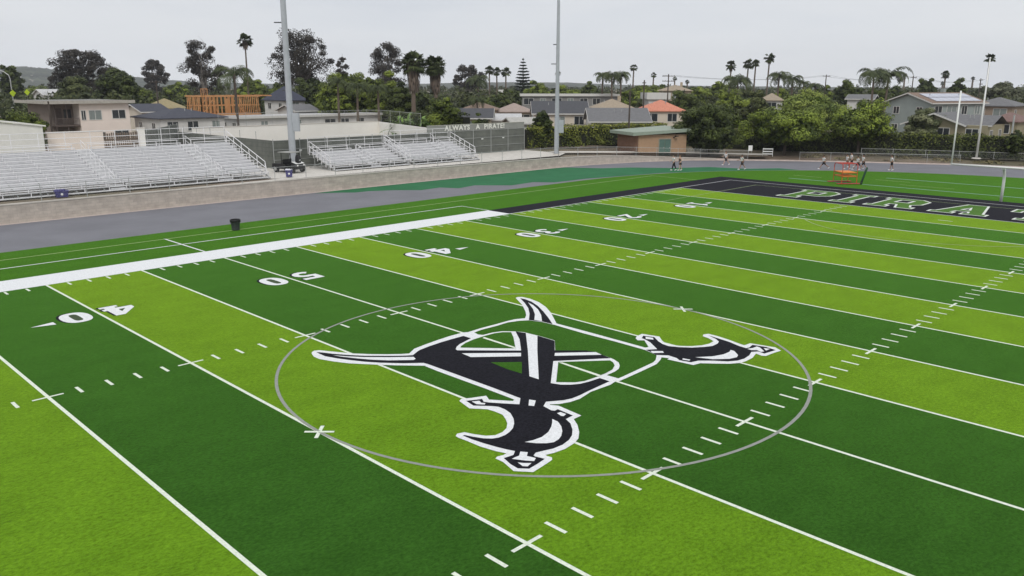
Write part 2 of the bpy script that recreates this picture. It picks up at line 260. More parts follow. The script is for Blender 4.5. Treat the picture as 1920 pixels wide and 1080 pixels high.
TREES = [["eucalyptus",62.91,261.54,19.36,19.33,"broad dark eucalyptus with flat layered crown, behind the beige apartment block"],["eucalyptus",68.88,197.26,19.87,10.23,"tall dense dark eucalyptus with bare twigs, behind the timber house frame"],["eucalyptus",91.26,190.49,23.0,17.73,"tallest airy eucalyptus with open branches, right behind the left light pole"],["eucalyptus",118.32,191.78,20.87,11.27,"rounded grey eucalyptus rising behind the shaggy palm pair"],["eucalyptus",119.78,350.59,19.48,11.27,"small pale far eucalyptus with open umbrella crown and gaps"],["eucalyptus",188.7,236.53,16.83,13.79,"low dark dome-shaped eucalyptus right of the shaggy palm pair"],["eucalyptus",132.65,235.03,18.61,5.8,"small eucalyptus top between the tallest eucalyptus and the green trees"],["tree",46.12,188.97,14.43,10.27,"dark round evergreen tree right behind the beige apartment block"],["tree",41.91,203.8,11.36,9.58,"olive green broad tree behind the flat roof of the beige apartment block"],["tree",51.12,287.12,16.86,8.19,"dark tree crown cut off by the left edge"],["tree",10.18,124.35,6.51,7.44,"dark green bush in front of the apartment balconies"],["tree",69.38,150.38,12.77,7.35,"dark green tree just right of the left light pole"],["tree",65.4,132.62,13.21,11.23,"big bright green tree behind the long white house"],["tree",67.82,125.22,11.6,7.46,"mid green tree behind the banana plants"],["tree",49.35,87.32,9.01,5.33,"dense dark green shrub tree below the shaggy palms"],["tree",51.65,82.53,6.13,2.98,"dark round bush beside the tan gable end"],["tree",62.49,82.16,6.96,3.32,"dark small tree in front of the white flat roofs"],["tree",76.11,64.56,8.29,9.55,"big dark round tree right behind the brown shed"],["tree",84.0,57.65,7.05,12.2,"big round green tree with thick trunk by the track fence"],["tree",103.41,63.73,9.14,10.51,"light green tall round tree behind the two dark ones"],["tree",91.05,50.67,7.34,9.79,"big round dark tree with slim trunk at the hedge end"],["tree",174.11,88.3,10.88,7.73,"dark dome tree left of the drooping palm cluster"],["tree",231.45,89.66,12.37,6.64,"dark tree behind the solar panel roof"],["tree",203.5,73.55,11.38,6.57,"dark green tree right of the solar panel roof, with a palm beside"],["tree",199.94,62.62,11.66,8.73,"grey green tree above the tan two storey house"],["tree",101.38,46.06,7.13,6.18,"grey green shrub in front of the blue grey house"],["tree",95.68,33.28,4.41,2.23,"small dark bush at the right edge behind the hedge"],["tree",145.45,160.89,10.7,8.38,"green tree right of the layered pine"],["tree",154.39,158.72,9.31,10.64,"green tree behind the right light pole"],["tree",175.42,167.37,10.86,8.37,"dark round tree left of the queen palm group"],["tree",178.15,149.88,10.53,10.8,"green tree behind the white flat roofed house"],["tree",195.17,154.85,10.92,3.61,"narrow rounded tree left of the tall utility pole"],["tree",166.62,124.62,9.64,9.1,"green tree between the utility pole and the round dark tree"],["tree",184.81,128.98,11.66,6.8,"feathery green tree left of the tall palm row"],["tree",152.46,102.23,9.4,9.72,"wide green tree below the tall palm row"],["tree",163.12,98.48,8.44,8.73,"green tree under the windswept palms"],["tree",195.02,103.49,9.96,7.06,"green tree left of the dark dome tree"],["tree",84.68,382.27,9.33,17.33,"far green tree by the street lamp"],["tree",93.94,271.15,10.76,10.24,"grey green tree left of the dense dark eucalyptus"],["tree",100.98,235.36,12.22,11.03,"tree right of the lone tall thin palm"],["tree",101.0,220.17,10.65,7.55,"grey green tree left of the left light pole"],["tree",77.37,126.52,9.34,5.91,"dark tree between the shaggy palms and the dense shrub"],["tree",117.26,159.27,8.66,7.88,"grey tree right of the dense shrub tree"],["tree",132.52,158.77,9.3,8.27,"dark tree left of the layered pine"],["tree",136.34,125.51,8.75,7.49,"green tree behind the queen palm trunks"],["tree",212.67,92.87,9.43,8.67,"tree behind the drooping palm cluster"],["tree",241.16,78.86,9.46,9.06,"tree behind the flagpole top"],["tree",73.62,247.25,9.43,9.06,"green tree right of the dark round evergreen"],["fan_palm",86.44,209.81,22.58,4.41,"lone tall thin palm left of the left light pole"],["shaggy_palm",64.25,112.48,15.0,4.61,"left one of two shaggy palms with brown skirts"],["shaggy_palm",69.47,112.9,14.49,4.22,"right one of two shaggy palms with brown skirts"],["fan_palm",165.58,200.84,15.53,3.41,"leftmost of three equal fan palms left of the layered pine"],["fan_palm",168.65,200.58,15.25,3.44,"middle one of three equal fan palms left of the layered pine"],["fan_palm",169.11,197.12,15.04,3.59,"rightmost of three equal fan palms left of the layered pine"],["fan_palm",231.81,193.29,17.1,3.15,"single thin palm right of the queen palm group"],["fan_palm",253.54,199.72,14.36,2.52,"short thin palm left of the narrow rounded tree"],["fan_palm",194.61,131.07,16.46,3.35,"first and shortest palm of the tall palm row at right"],["fan_palm",200.84,129.38,17.0,3.55,"second palm of the tall palm row at right"],["fan_palm",207.08,130.42,17.01,2.84,"third palm of the tall palm row, close beside its neighbour"],["fan_palm",193.02,118.7,18.29,3.21,"tallest palm at the right end of the tall palm row"],["fan_palm",268.54,96.9,14.24,3.07,"thin palm left of the goal post upright top"],["fan_palm",233.47,75.07,18.16,3.18,"tall palm right behind the top of the flagpole"],["fan_palm",523.47,162.35,14.59,2.52,"tiny far palm between goal post and flagpole"],["fan_palm",285.55,210.93,13.04,2.07,"tiny far palm at the tall utility pole"],["fan_palm",333.24,235.71,12.02,2.36,"tiny far palm right of the tall utility pole"],["fan_palm",227.11,226.48,14.92,2.52,"small palm half behind the right light pole"],["fan_palm",495.61,191.1,16.67,2.84,"tiny far palm right of the drooping palm cluster"],["fan_palm",421.86,146.43,11.43,2.36,"tiny far palm beside the thin one"],["feather_palm",38.82,122.66,12.86,6.3,"large drooping palm in front of the timber house frame"],["feather_palm",117.76,116.32,12.62,4.24,"left palm of the queen palm group in the middle"],["feather_palm",116.02,112.31,12.87,5.23,"middle tallest palm of the queen palm group"],["feather_palm",119.7,112.94,12.71,4.66,"right palm of the queen palm group in the middle"],["feather_palm",137.84,96.15,12.66,7.37,"broad feather palm below the tall palm row"],["feather_palm",153.6,95.07,13.08,5.67,"windswept palm right of the tall palm row"],["feather_palm",165.43,97.62,12.56,5.49,"second windswept palm, darker and lower"],["feather_palm",181.7,102.68,11.11,3.77,"third and smallest windswept palm"],["feather_palm",126.77,63.62,13.21,6.07,"left drooping palm of the cluster above the round trees"],["feather_palm",131.67,63.15,13.38,7.14,"right drooping palm of the cluster above the round trees"],["feather_palm",141.45,180.32,12.93,7.85,"feather palm left of the three equal fan palms"],["feather_palm",51.66,114.98,11.09,4.07,"left palm in the dark grove behind the long white house"],["feather_palm",51.83,110.19,10.44,4.45,"thin trunked palm in the dark grove behind the long white house"],["feather_palm",55.83,110.4,10.0,3.58,"right palm in the dark grove behind the long white house"],["feather_palm",64.9,97.7,8.15,3.04,"low palm above the brown hip roof"],["feather_palm",178.74,98.19,10.69,4.99,"feather palm above the light green tall round tree"],["norfolk_pine",151.2,171.93,16.9,6.34,"layered pine with flat tiers and a pointed top"],["banana_plant",46.14,91.54,7.66,4.55,"bright green banana plant behind the white wall"],["banana_plant",47.36,88.71,7.28,3.55,"spiky plant left of the dense dark shrub tree"],["tree",64.27,140.15,10.65,8.27,"dark broad tree behind the left end of the dark palm grove"],["tree",71.03,134.11,12.77,8.27,"bright green tree behind the right palm of the dark grove"],["tree",68.52,121.05,10.06,6.43,"dark green tree behind the left shaggy palm trunk"],["tree",125.25,100.11,8.77,8.02,"dark tree behind the red tile roof"],["tree",127.22,90.84,8.8,9.67,"green tree behind the big dark tree at the shed"],["tree",121.23,82.06,8.28,6.89,"olive tree between the big trees by the track and the windswept palms"],["tree",101.24,131.37,8.26,7.14,"dark bushy tree below the three equal fan palms"],["tree",123.02,127.09,8.43,7.65,"green bushy tree right of the right light pole"],["tree",159.28,76.07,8.57,9.49,"dark bushy tree at the drooping palm trunks"],["tree",59.51,127.81,11.8,7.79,"mid green dense tree in the middle of the dark palm grove"],["tree",66.51,118.99,10.92,6.66,"dark dense tree between the dark palm grove and the shaggy palms"]]
HOUSES = [["hip",30.77,124.44,0,9.29,9,4.92,1.15,"white","slate","single storey house with dark slate hip roof, left of the timber frame"],["gable",33.76,144.09,0,4.1,8,5.23,1.04,"cream","slate","slate gable roof peeking out behind the beige apartment block"],["flat",51.49,124.82,0,25.83,6,4.53,0.25,"white","whiteroof","long low white house with flat white eaves"],["hip",62.67,150.12,0,4.21,8,6.69,2.31,"white","slateblue","white two storey house with dark blue roof behind the left light pole"],["gable",55.11,132.88,0,4.1,6,5.17,0.88,"white","greyroof","small white gabled porch in front of the blue roofed house"],["gable",60.78,93.57,-45,4.21,8,4.98,1.09,"tan","charcoal","tan house with black gable roof beside the dark round bush"],["hip",75.21,108.3,-45,5.4,8,5.51,1.0,"tan","brownroof","house with a brown hip roof under the low palm"],["gable",68.03,95.06,-45,4.1,6,4.4,0.73,"white","whiteroof","low shed with white metal roof behind the lettered board"],["gable",65.14,88.46,-30,4.1,5,4.23,0.62,"white","lightroof","lowest pale grey roof at the right end of the lettered board"],["hip",83.64,108.6,-45,5.94,8,4.99,1.22,"tan","pinkroof","house with pinkish hip roof left of the right light pole"],["gable",82.28,96.81,-45,8.43,10,5.08,1.69,"cream","charcoal","house with black shingle roof behind the right light pole"],["gable",80.34,83.42,-45,8.46,9,4.31,1.67,"white","greyroof","grey roofed house with white gable behind the left hedge"],["hip",100.5,89.47,-50,7.2,9,5.26,1.56,"cream","redtile","cream house with red tile hip roof"],["flat",115.73,123.86,-45,20.05,9,7.2,0.38,"grey","lightroof","long grey flat roofed two storey apartment block"],["hip",107.23,105.37,-45,7.24,8,5.23,1.48,"tan","tanroof","house with tan roof below the queen palm group"],["flat",130.19,111.53,-45,4.1,8,6.54,1.28,"white","lightroof","white flat roofed house above the red tile roof"],["gable",123.15,52.11,-23,11.26,9,6.84,1.4,"bluegrey","brownroof","blue grey two storey house with solar panels on its roof"],["hip",144.34,48.36,-90,6.6,9,6.07,1.25,"brownwall","greyroof","tan two storey house at the right edge"],["cross",105.04,43.27,-90,10.38,8,4.33,1.38,"olive","greyroof","olive house with white edged gable right behind the right hedge"],["hip",124.42,41.34,-90,4.1,8,4.23,1.09,"olive","redbrown","yellowish house with red brown roof at the right edge"],["hip",47.77,170.2,0,4.1,9,5.02,1.6,"tan","strawroof","house with straw coloured roof behind the slate roofs"],["hip",148.08,93.55,-60,4.1,8,6.35,1.27,"white","tanroof","tan roofed house left of the light green round tree"],["gable",154.77,76.61,-75,4.74,8,6.72,0.79,"white","greyroof","pale house behind the drooping palm trunks"],["gable",152.89,180.06,-45,4.1,7,6.88,1.02,"tan","lightroof","small far white house under the three equal fan palms"],["gable",48.16,242.87,0,4.72,9,6.8,1.27,"white","whiteroof","far white house left of the olive green tree"],["hip",158.03,125.21,-55,7.8,9,8.09,1.27,"tan","tanroof","far tan house behind the tall utility pole"]]
POLES = [[42.87,161.24,10.23,"dark wooden utility pole with one crossarm right of the dark round evergreen"],[109.58,94.24,11.41,"tall wooden utility pole above the red tile roof"],[87.85,83.91,10.23,"wooden utility pole standing at the white gable"],[170.2,91.8,11.85,"wooden utility pole left of the dark dome tree"],[168.37,71.72,11.47,"utility pole with crossarm above the solar panel roof"],[184.35,62.97,10.97,"utility pole with crossarm behind the flagpole"],[72.98,75.47,8.72,"short wooden pole beside the queen palm trunks"],[28.65,102.46,10.71,"wooden pole in front of the large drooping palm"],[96.74,34.07,5.94,"grey pole at the right edge behind the hedge"],[13.51,123.52,7.35,"thin wooden pole at the apartment balconies"]]
PEOPLE = [[58.74,58.27],[59.26,57.76],[68.95,57.59],[65.42,53.42],[72.81,47.05],[74.47,45.0],[77.02,45.57],[75.06,44.0],[75.2,43.44],[76.62,40.79]]
GREENPAINT = [[18.81,69.62],[20.83,68.41],[21.69,67.56],[23.11,67.5],[25.32,66.41],[27.09,64.68],[29.62,65.01],[30.48,63.3],[33.12,63.94],[35.71,61.39],[39.14,61.78],[40.5,60.12],[45.37,60.01],[55.66,57.82],[62.82,54.03],[66.87,50.91],[69.97,48.55],[69.93,51.17],[66.65,53.5],[65.35,57.68],[61.19,60.15],[58.09,64.05],[55.08,65.67],[52.66,69.36],[48.59,69.87],[44.19,69.83],[34.62,69.64],[25.35,69.79],[21.8,69.87]]
HEDGER = [[84.53,76.45],[85.37,69.61],[87.33,63.44],[88.4,58.34],[91.06,51.26],[92.62,44.88],[94.54,39.01],[96.84,32.42],[96.77,28.38]]
HEDGEL = [[59.72,82.25],[68.86,79.61],[78.5,77.01],[82.95,75.87]]
HEDGEM = [[49.32,99.24],[49.87,91.37],[50.4,85.0]]
SHED = [[64.82,67.64],[64.86,64.26],[70.29,60.64]]
MISC = [[32.41,214.89,7.46],[31.66,217.48,12.62],[32.8,214.1,6.32],[29.74,202.88,7.25],[41.08,235.19,6.85],[28.41,203.76,5.95],[36.79,224.42,5.53],[44.61,245.36,4.32],[24.53,192.58,4.63],[44.55,147.57,8.67],[45.12,146.68,7.76],[72.85,54.83,0.48],[72.55,61.46,1.83]]
# ================================================================ SETTING
concrete = mat('concrete', (.50, .47, .42), .9, .12, 1.2, bump=.1)
concrete_light = mat('concrete_light', (.60, .57, .52), .9, .1, 1.5)
track_grey = mat('track_grey', (.190, .191, .210), .9, .10, .3, 8, spec=.12)
track_green = mat('track_green', (.034, .152, .068), .9, .12, .4, 8, spec=.1)
earth = mat('earth', (.26, .20, .145), .95, .35, .5, 8, c2=(.30, .25, .17), bump=.3)
gutter_m = mat('gutter_concrete', (.50, .43, .39), .9, .12, 2)
WALL = [(-60,70.4,1.35),(-40,70.4,1.35),(-15,70.4,1.35),(0,70.4,1.35),(15,70.4,1.33),(30,70.4,1.28),(45,70.3,1.2),(52.5,70.2,1.12),(57,69.6,1.04),(60.5,68.8,.95),(65,67.6,.72),(68.9,65.8,.5),(71.5,64.2,.34),(73.9,62.0,.24),(76.6,58.9,.14),(80.6,53.7,.13),(84.1,48.3,.13),(87.1,42.8,.13),(90,37.5,.13),(91.8,31.1,.13),(92.6,24,.13),(91.8,16,.13),(88,6,.13),(82,-4,.13),(74,-12,.13),(65,-18,.13),(55,-21,.13),(45,-21.6,.13),(0,-21.6,.13),(-60,-21.6,.13),(-80,-12,.13),(-92,5,.13),(-96,24,.13),(-92,45,.2),(-80,62,.6)]
ctr = Vector((0, 24.4, 0))
def off(i, d):
    n = len(WALL); a = Vector(WALL[(i-1) % n][:2]); c = Vector(WALL[(i+1) % n][:2]); t = (c-a).normalized(); return Vector(WALL[i][:2])+Vector((t.y, -t.x))*-d
def outward(i, d):
    p = off(i, d); q = off(i, -d); cc = ctr.to_2d()
    return p if (p-cc).length > (q-cc).length else q
# terrain sheet round the stadium bowl
b = MB(); n = len(WALL); rings = []
for d, zf in ((.0, lambda w: w), (.55, lambda w: w), (9., lambda w: max(w, .42)), (26., lambda w: 1.25 if w > 1 else .9), (60., lambda w: 1.25)):
    rings.append([(*(outward(i, d) if d else Vector(WALL[i][:2])), zf(WALL[i][2])) for i in range(n)])
for q in (3., 9., 22.):
    rings.append([(*(ctr.to_2d()+(outward(i, 60.)-ctr.to_2d())*q), 1.25) for i in range(n)])
for rg in rings: b.v += rg
for k in range(len(rings)-1):
    for i in range(n): j = (i+1) % n; b.f.append((k*n+i, (k+1)*n+i, (k+1)*n+j, k*n+j))
def ground_mat():
    m = bpy.data.materials.new('ground'); m.use_nodes = True; t = m.node_tree; p = t.nodes['Principled BSDF']; p.inputs['Roughness'].default_value = .95
    g = N(t, 'ShaderNodeTexCoord').outputs['Object']
    n1 = N(t, 'ShaderNodeTexNoise', Scale=.035, Detail=6., Roughness=.6); n2 = N(t, 'ShaderNodeTexNoise', Scale=1.3, Detail=8., Roughness=.7)
    t.links.new(g, n1.inputs['Vector']); t.links.new(g, n2.inputs['Vector'])
    c = mix(t, ramp(t, [(.40, (0, 0, 0)), (.62, (1, 1, 1))], n1.outputs['Fac']), (.225, .165, .125), (.095, .10, .05))
    t.links.new(mix(t, 1., c, ramp(t, [(.25, (.6, .6, .6)), (.75, (1.3, 1.28, 1.25))], n2.outputs['Fac']), 'MULTIPLY'), p.inputs['Base Color'])
    return m
tag(b.build('ground', ground_mat()), kind='structure')
b = MB(); b.poly([(w[0], w[1]) for w in WALL], 0.0); tag(b.build('running_track', track_grey), kind='structure')
b = MB(); b.poly(GREENPAINT, .005); tag(b.build('track_paint', track_green), kind='structure')
# retaining wall: a thing with a coping and a gutter strip at its foot
wall_m = blockwall('block_wall', (.49, .445, .40), (.41, .37, .335), (.35, .325, .30), .55, .22)
rw = empty('retaining_wall', (0, 70.4, 0), 0, 'long tan concrete block retaining wall between track and bleachers', 'wall')
def ribbon(idx, d0, d1, z0, z1, name, m, parent=None, kind=None):
    b = MB(); P = []
    for i in idx:
        for d in (d0, d1):
            q = outward(i, d) if d >= 0 else Vector(WALL[i][:2])*2-outward(i, -d)
            for z in (z0, z1): P.append((q.x, q.y, z(WALL[i][2])))
    b.v = P
    for k in range(len(idx)-1):
        o, e = k*4, k*4+4
        b.f += [(o+1, e+1, e+3, o+3), (o, o+2, e+2, e), (o, e, e+1, o+1), (o+2, o+3, e+3, e+2)]
    b.f += [(0, 1, 3, 2), (len(P)-4, len(P)-2, len(P)-1, len(P)-3)]
    o = b.build(name, m, parent, world=parent is not None)
    if kind: tag(o, kind=kind)
    return o
WI = list(range(0, 14))
ribbon(WI, -.02, .25, lambda w: -.05, lambda w: w-.07, 'block_face', wall_m, rw)
ribbon(WI, -.06, .30, lambda w: w-.07, lambda w: w+.01, 'coping', concrete, rw)
ribbon(list(range(13, 29)), -.05, .30, lambda w: -.05, lambda w: w, 'track_curb', gutter_m, None, 'structure')
b = MB()
for i in range(0, 27):
    a0, a1 = Vector(WALL[i][:2])*2-outward(i, .55), Vector(WALL[i][:2])*2-outward(i, .0201)
    b.v += [(a0.x, a0.y, .007), (a1.x, a1.y, .007)]
for i in range(26): b.f.append((i*2, i*2+2, i*2+3, i*2+1))
tag(b.build('track_gutter', gutter_m), kind='structure')
# concrete terrace under the bleachers and walkway round the bend
b = MB(); b.poly([(-60, 70.75), (30, 70.75), (45, 70.65), (53, 70.55), (56.2, 72.5), (56.2, 79.4), (20.6, 79.4), (20.6, 112), (-60, 112)], 1.0)
b.v = [(x, y, 1.37 if x < 20.7 else (1.33 if x < 31 else 1.30)) for x, y, z in b.v]
tag(b.build('bleacher_terrace', concrete_light), kind='structure')
b = MB(); b.strip([(56, 74.5), (60, 72.6), (65, 70.4), (69, 68.2), (73, 65.0), (77.5, 60.2), (79.2, 57.6)], 2.6, 1.0)
b.v = [(x, y, 1.36-max(0, (x-56))*.030) for x, y, z in b.v]
tag(b.build('walkway', concrete_light), kind='structure')
b = MB(); b.strip([(72.2, 66.4), (76, 62.4), (79.6, 57.8)], 1.6, .72); tag(b.build('concrete_ramp', concrete), kind='structure')
# turf inside the track
def arc(cx, cy_, rad, a0, a1, n=40): return [(cx+rad*math.cos(R(a0+(a1-a0)*i/n)), cy_+rad*math.sin(R(a0+(a1-a0)*i/n))) for i in range(n+1)]
inner = arc(44, 24.4, 34.9, 90, -90)+arc(-44, 24.4, 34.9, 270, 90)
b = MB(); b.poly(inner, .008); tag(b.build('sideline_turf', side_turf), kind='structure')
b = MB(); b.strip(inner, .22, .011, True); tag(b.build('turf_edge_curb', mat('edge_curb', (.16, .18, .16), .9)), kind='structure')
Yd, FW = .9144, 48.768
dark = MB(); light = MB()
def stripe_light(k):     # k: 5-yard band index, 0 touches the 50-yard line on the +X side
    j = k if k >= 0 else -k-1
    return j % 2 == 1
for k in range(-10, 10):
    (light if stripe_light(k) else dark).rect(k*5*Yd, (k+1)*5*Yd, 0, FW, .012)
tag(dark.build('field_dark_bands', dark_turf), kind='structure'); tag(light.build('field_light_bands', light_turf), kind='structure')
# painted lines
ZL = .016
L = MB(); lw = .108
for k in range(-9, 10):
    x = k*5*Yd
    L.rect(x-lw/2, x+lw/2, 0, FW-(.0 if k else 0), ZL)
    for h in (16.28, 32.675):
        L.rect(x-.45, x-lw/2-.001, h-.05, h+.05, ZL); L.rect(x+lw/2+.001, x+.45, h-.05, h+.05, ZL)
for k in range(-49, 50):
    if k % 5 == 0: continue
    x = k*Yd
    for y0, y1 in ((16.28-.31, 16.28+.31), (32.675-.31, 32.675+.31), (FW-.75, FW-.15), (.15, .75)): L.rect(x-.052, x+.052, y0, y1, ZL)
for x in (-10*Yd, 10*Yd):       # centre crosses on both 40-yard lines
    for a in (R(45), R(-45)):
        d = Vector((math.cos(a), math.sin(a)))*.42; L.strip([(x-d.x, 24.4-d.y), (x+d.x, 24.4+d.y)], .11, ZL+.003 if a > 0 else ZL+.005)
L.rect(47*Yd-.05, 47*Yd+.05, 23.9, 24.9, ZL)
tag(L.build('field_lines', line_white), kind='structure')
S = MB()                          # white coaching box band and its outer lines
S.rect(-25*Yd, 25*Yd, FW-.02, 51.2, ZL)
S.rect(-27*Yd, 25.1*Yd, 54.28, 54.40, ZL); S.rect(25*Yd, 25.1*Yd, 51.2, 54.28, ZL)
S.rect(-.06, .06, 51.21, 54.27, ZL); S.rect(-.06, .06, 54.41, 56.9, ZL)
tag(S.build('sideline_band', turf_paint), kind='structure')
Y1 = MB(); Y1.rect(-30*Yd, 52.6, 56.75, 56.84, ZL); Y1.rect(52.51, 52.6, 51.3, 56.74, ZL)
tag(Y1.build('soccer_touchline', line_yellow), kind='structure')
Bk = MB()
Bk.rect(25*Yd, 57.1, FW+.1, 51.2, ZL); Bk.rect(50*Yd, 54.86, 0, FW-.02, ZL); Bk.rect(55.0, 57.1, -2.4, FW+.1, ZL)
tag(Bk.build('end_zone', turf_black), kind='structure')
G = MB()
G.rect(25*Yd, 55.0, FW-.02, FW+.1, ZL+.004); G.rect(54.86, 55.0, 0, FW-.02, ZL+.004); G.rect(50*Yd-.06, 50*Yd+.06, 0, FW-.02, ZL+.006)
tag(G.build('end_zone_border', mat('turf_offwhite', (.52, .52, .54), .8, .1, 9)), kind='structure')
Gr = MB()
Gr.strip([(9.144*math.cos(a*math.pi/60), 24.384+9.144*math.sin(a*math.pi/60)) for a in range(120)], .105, ZL+.003, True)
tag(Gr.build('centre_circle', line_grey), kind='structure')
Pn = MB()
Pn.strip([(36.4, 4.2), (36.4, 44.6), (52.95, 44.8), (52.95, 4.2)], .07, ZL+.003)
Pn.strip([(41.9+9.15*math.cos(R(a)), 24.6+9.15*math.sin(R(a))) for a in range(128, 233, 4)], .075, ZL+.0065)
tag(Pn.build('penalty_lines', mat('turf_thin_line', (.36, .45, .22), .8, .1, 9)), kind='structure')
Te = MB()
Te.rect(60.75, 61.05, 8, 45.4, ZL); Te.rect(68.2, 68.5, 12, 38.2, ZL)
tag(Te.build('practice_lines', line_teal), kind='structure')
Te = MB(); Te.rect(63.9, 64.0, 43.2, 46.4, ZL); Te.rect(66, 66.1, 35, 38.4, ZL); Te.rect(63.3, 63.38, 30, 35, ZL)
tag(Te.build('faint_lines', line_yellow), kind='structure')
# yard numbers: outline shapes in reading units (u to the right, v up), read from the bleachers
def sup(cx, cy_, a, b_, n=28, e=2.4):
    return [(cx+a*math.copysign(abs(math.cos(t))**(2/e), math.cos(t)), cy_+b_*math.copysign(abs(math.sin(t))**(2/e), math.sin(t))) for t in [2*math.pi*i/n for i in range(n)]]
def arcs(cx, cy_, a, b_, d0, d1, n=10): return [(cx+a*math.cos(R(d0+(d1-d0)*i/n)), cy_+b_*math.sin(R(d0+(d1-d0)*i/n))) for i in range(n+1)]
def digit(mb, d, T, z):
    M = lambda pts: [T(*p) for p in pts]
    if d == '0': mb.ringpoly(M(sup(.58, .88, .58, .88)), M(sup(.58, .88, .17, .58, 28, 3.4)), z)
    elif d == '4':
        mb.poly(M([(.5,0),(1.25,0),(1.25,.26),(1.1,.26),(1.1,.44),(1.25,.44),(1.25,.76),(1.1,.76),(1.1,1.76),(.72,1.76),(0,.8),(0,.44),(.66,.44),(.66,.26),(.5,.26)]), z)
    elif d == '5': mb.strip(M([(1.12,1.58),(.2,1.58),(.2,1.0)]+arcs(.56,.58,.42,.42,110,-140)), .34, z)
    elif d == '3': mb.strip(M(arcs(.55,1.32,.4,.29,160,-75,9)+arcs(.55,.5,.45,.36,75,-160,9)), .32, z)
    elif d == '2': mb.strip(M(arcs(.58,1.28,.42,.31,165,-30,9)+[(.22,.2),(1.14,.2)]), .32, z)
    elif d == '1': mb.strip(M([(.22,1.35),(.6,1.6),(.6,.0)]), .36, z); mb.strip(M([(.15,.14),(.415,.14)]), .26, z); mb.strip(M([(.785,.14),(1.05,.14)]), .26, z)
nw, nb = MB(), MB(); nh = MB()
for x, s_, arrow in ((-10,'40',-1),(0,'50',0),(10,'40',1),(20,'30',1),(30,'20',1),(40,'10',1),(-20,'30',-1)):
    X = x*Yd
    for base, dirn in ((42.5, -1), (6.3, 1)):
        for ch, u0 in ((s_[0], -1.5), (s_[1], .34)):
            Tm = lambda u, v, u0=u0: (X+(u0+u)*dirn, base+v*dirn)
            Ts = lambda u, v, u0=u0: (X+(u0+u)*dirn-.09, base+v*dirn+.07)
            digit(nb, ch, Ts, ZL+.004); digit(nw, ch, Tm, ZL+.008)
            if ch == '4': nh.poly([Tm(.38, .78), Tm(.66, .78), Tm(.66, 1.2)], ZL+.012)
            if ch == '0': nh.poly([Tm(*p) for p in sup(.58, .88, .17, .58, 28, 3.4)], ZL+.006)
        if arrow:
            s2 = arrow; x0 = X+s2*1.82; nw.poly([(x0, base+dirn*.95), (x0, base+dirn*1.4), (x0+s2*.9, base+dirn*1.17)], ZL+.008)
tag(nb.build('yard_number_shadows', turf_black), kind='structure'); tag(nw.build('yard_numbers', turf_paint), kind='structure')
tag(nh.build('yard_number_counters', mat('turf_counter', (.035, .06, .018), .8, .2, 9)), kind='structure')
# midfield emblem: crossed sabres over a split ring
for lst, nm, m, z in ((EMBLEM_WHITE,'emblem_outline',turf_paint,.021),(EMBLEM_BLACK,'emblem_black',turf_black,.0255),(EMBLEM_DETAIL,'emblem_detail',turf_paint,.030),(EMBLEM_TURF,'emblem_windows',dark_turf,.030),(EMBLEM_LINE,'emblem_line',line_white,.034)):
    b = MB()
    for i, pl in enumerate(lst): b.poly(pl, z+(.0006*i if nm == 'emblem_outline' else 0))
    tag(b.build(nm, m), kind='structure')
# end-zone lettering
LET = {'P': ([(0,0),(2,0),(2,1),(1.65,1),(1.65,1.9),(2.9,1.9),(3.8,2.9),(3.8,5),(2.9,6),(0,6),(0,5),(.4,5),(.4,1),(0,1)], [(1.35,3.2),(2.6,3.2),(2.6,4.9),(1.35,4.9)]),
 'I': ([(0,0),(2,0),(2,1),(1.6,1),(1.6,5),(2,5),(2,6),(0,6),(0,5),(.4,5),(.4,1),(0,1)], None),
 'R': ([(0,0),(1.9,0),(1.9,1),(1.6,1),(1.6,1.9),(2.0,1.9),(2.55,0),(3.9,0),(3.9,1),(3.55,1),(3.2,2.1),(3.8,2.9),(3.8,5),(2.9,6),(0,6),(0,5),(.4,5),(.4,1),(0,1)], [(1.35,3.2),(2.6,3.2),(2.6,4.9),(1.35,4.9)]),
 'A': ([(0,0),(1.9,0),(1.9,1),(1.62,1),(1.75,1.6),(2.5,1.6),(2.62,1),(2.3,1),(2.3,0),(4.2,0),(4.2,1),(3.85,1),(2.9,6),(1.3,6),(.35,1),(0,1)], [(1.7,2.5),(2.5,2.5),(2.1,4.3)]),
 'T': ([(1.1,0),(3.1,0),(3.1,1),(2.7,1),(2.7,5),(3.4,5),(3.4,4.1),(4.2,4.1),(4.2,6),(0,6),(0,4.1),(.8,4.1),(.8,5),(1.5,5),(1.5,1),(1.1,1)], None),
 'S': ([(0,0),(2.9,0),(3.8,.9),(3.8,2.7),(3,3.5),(1.5,3.5),(1.5,4.9),(2.5,4.9),(2.5,4.3),(3.8,4.3),(3.8,6),(.9,6),(0,5.1),(0,3.3),(.8,2.5),(2.3,2.5),(2.3,1.1),(1.3,1.1),(1.3,1.7),(0,1.7)], None),
 'E': ([(0,0),(3.6,0),(3.6,1.9),(2.9,1.9),(2.9,1),(1.6,1),(1.6,2.5),(2.6,2.5),(2.6,3.5),(1.6,3.5),(1.6,5),(2.9,5),(2.9,4.1),(3.6,4.1),(3.6,6),(0,6),(0,5),(.4,5),(.4,1),(0,1)], None)}
def inset(pts, d):
    n = len(pts); A = sum(pts[i][0]*pts[(i+1)%n][1]-pts[(i+1)%n][0]*pts[i][1] for i in range(n)); sg = 1 if A > 0 else -1; o = []
    for i in range(n):
        p, a, c = Vector(pts[i]), Vector(pts[i-1]), Vector(pts[(i+1) % n]); d1 = (p-a).normalized(); d2 = (c-p).normalized()
        n1 = Vector((-d1.y, d1.x))*sg; n2 = Vector((-d2.y, d2.x))*sg; m = (n1+n2).normalized(); o.append(tuple(p+m*d/max(m.dot(n1), .4)))
    return o
lw_, lg_, lk_ = MB(), MB(), MB()
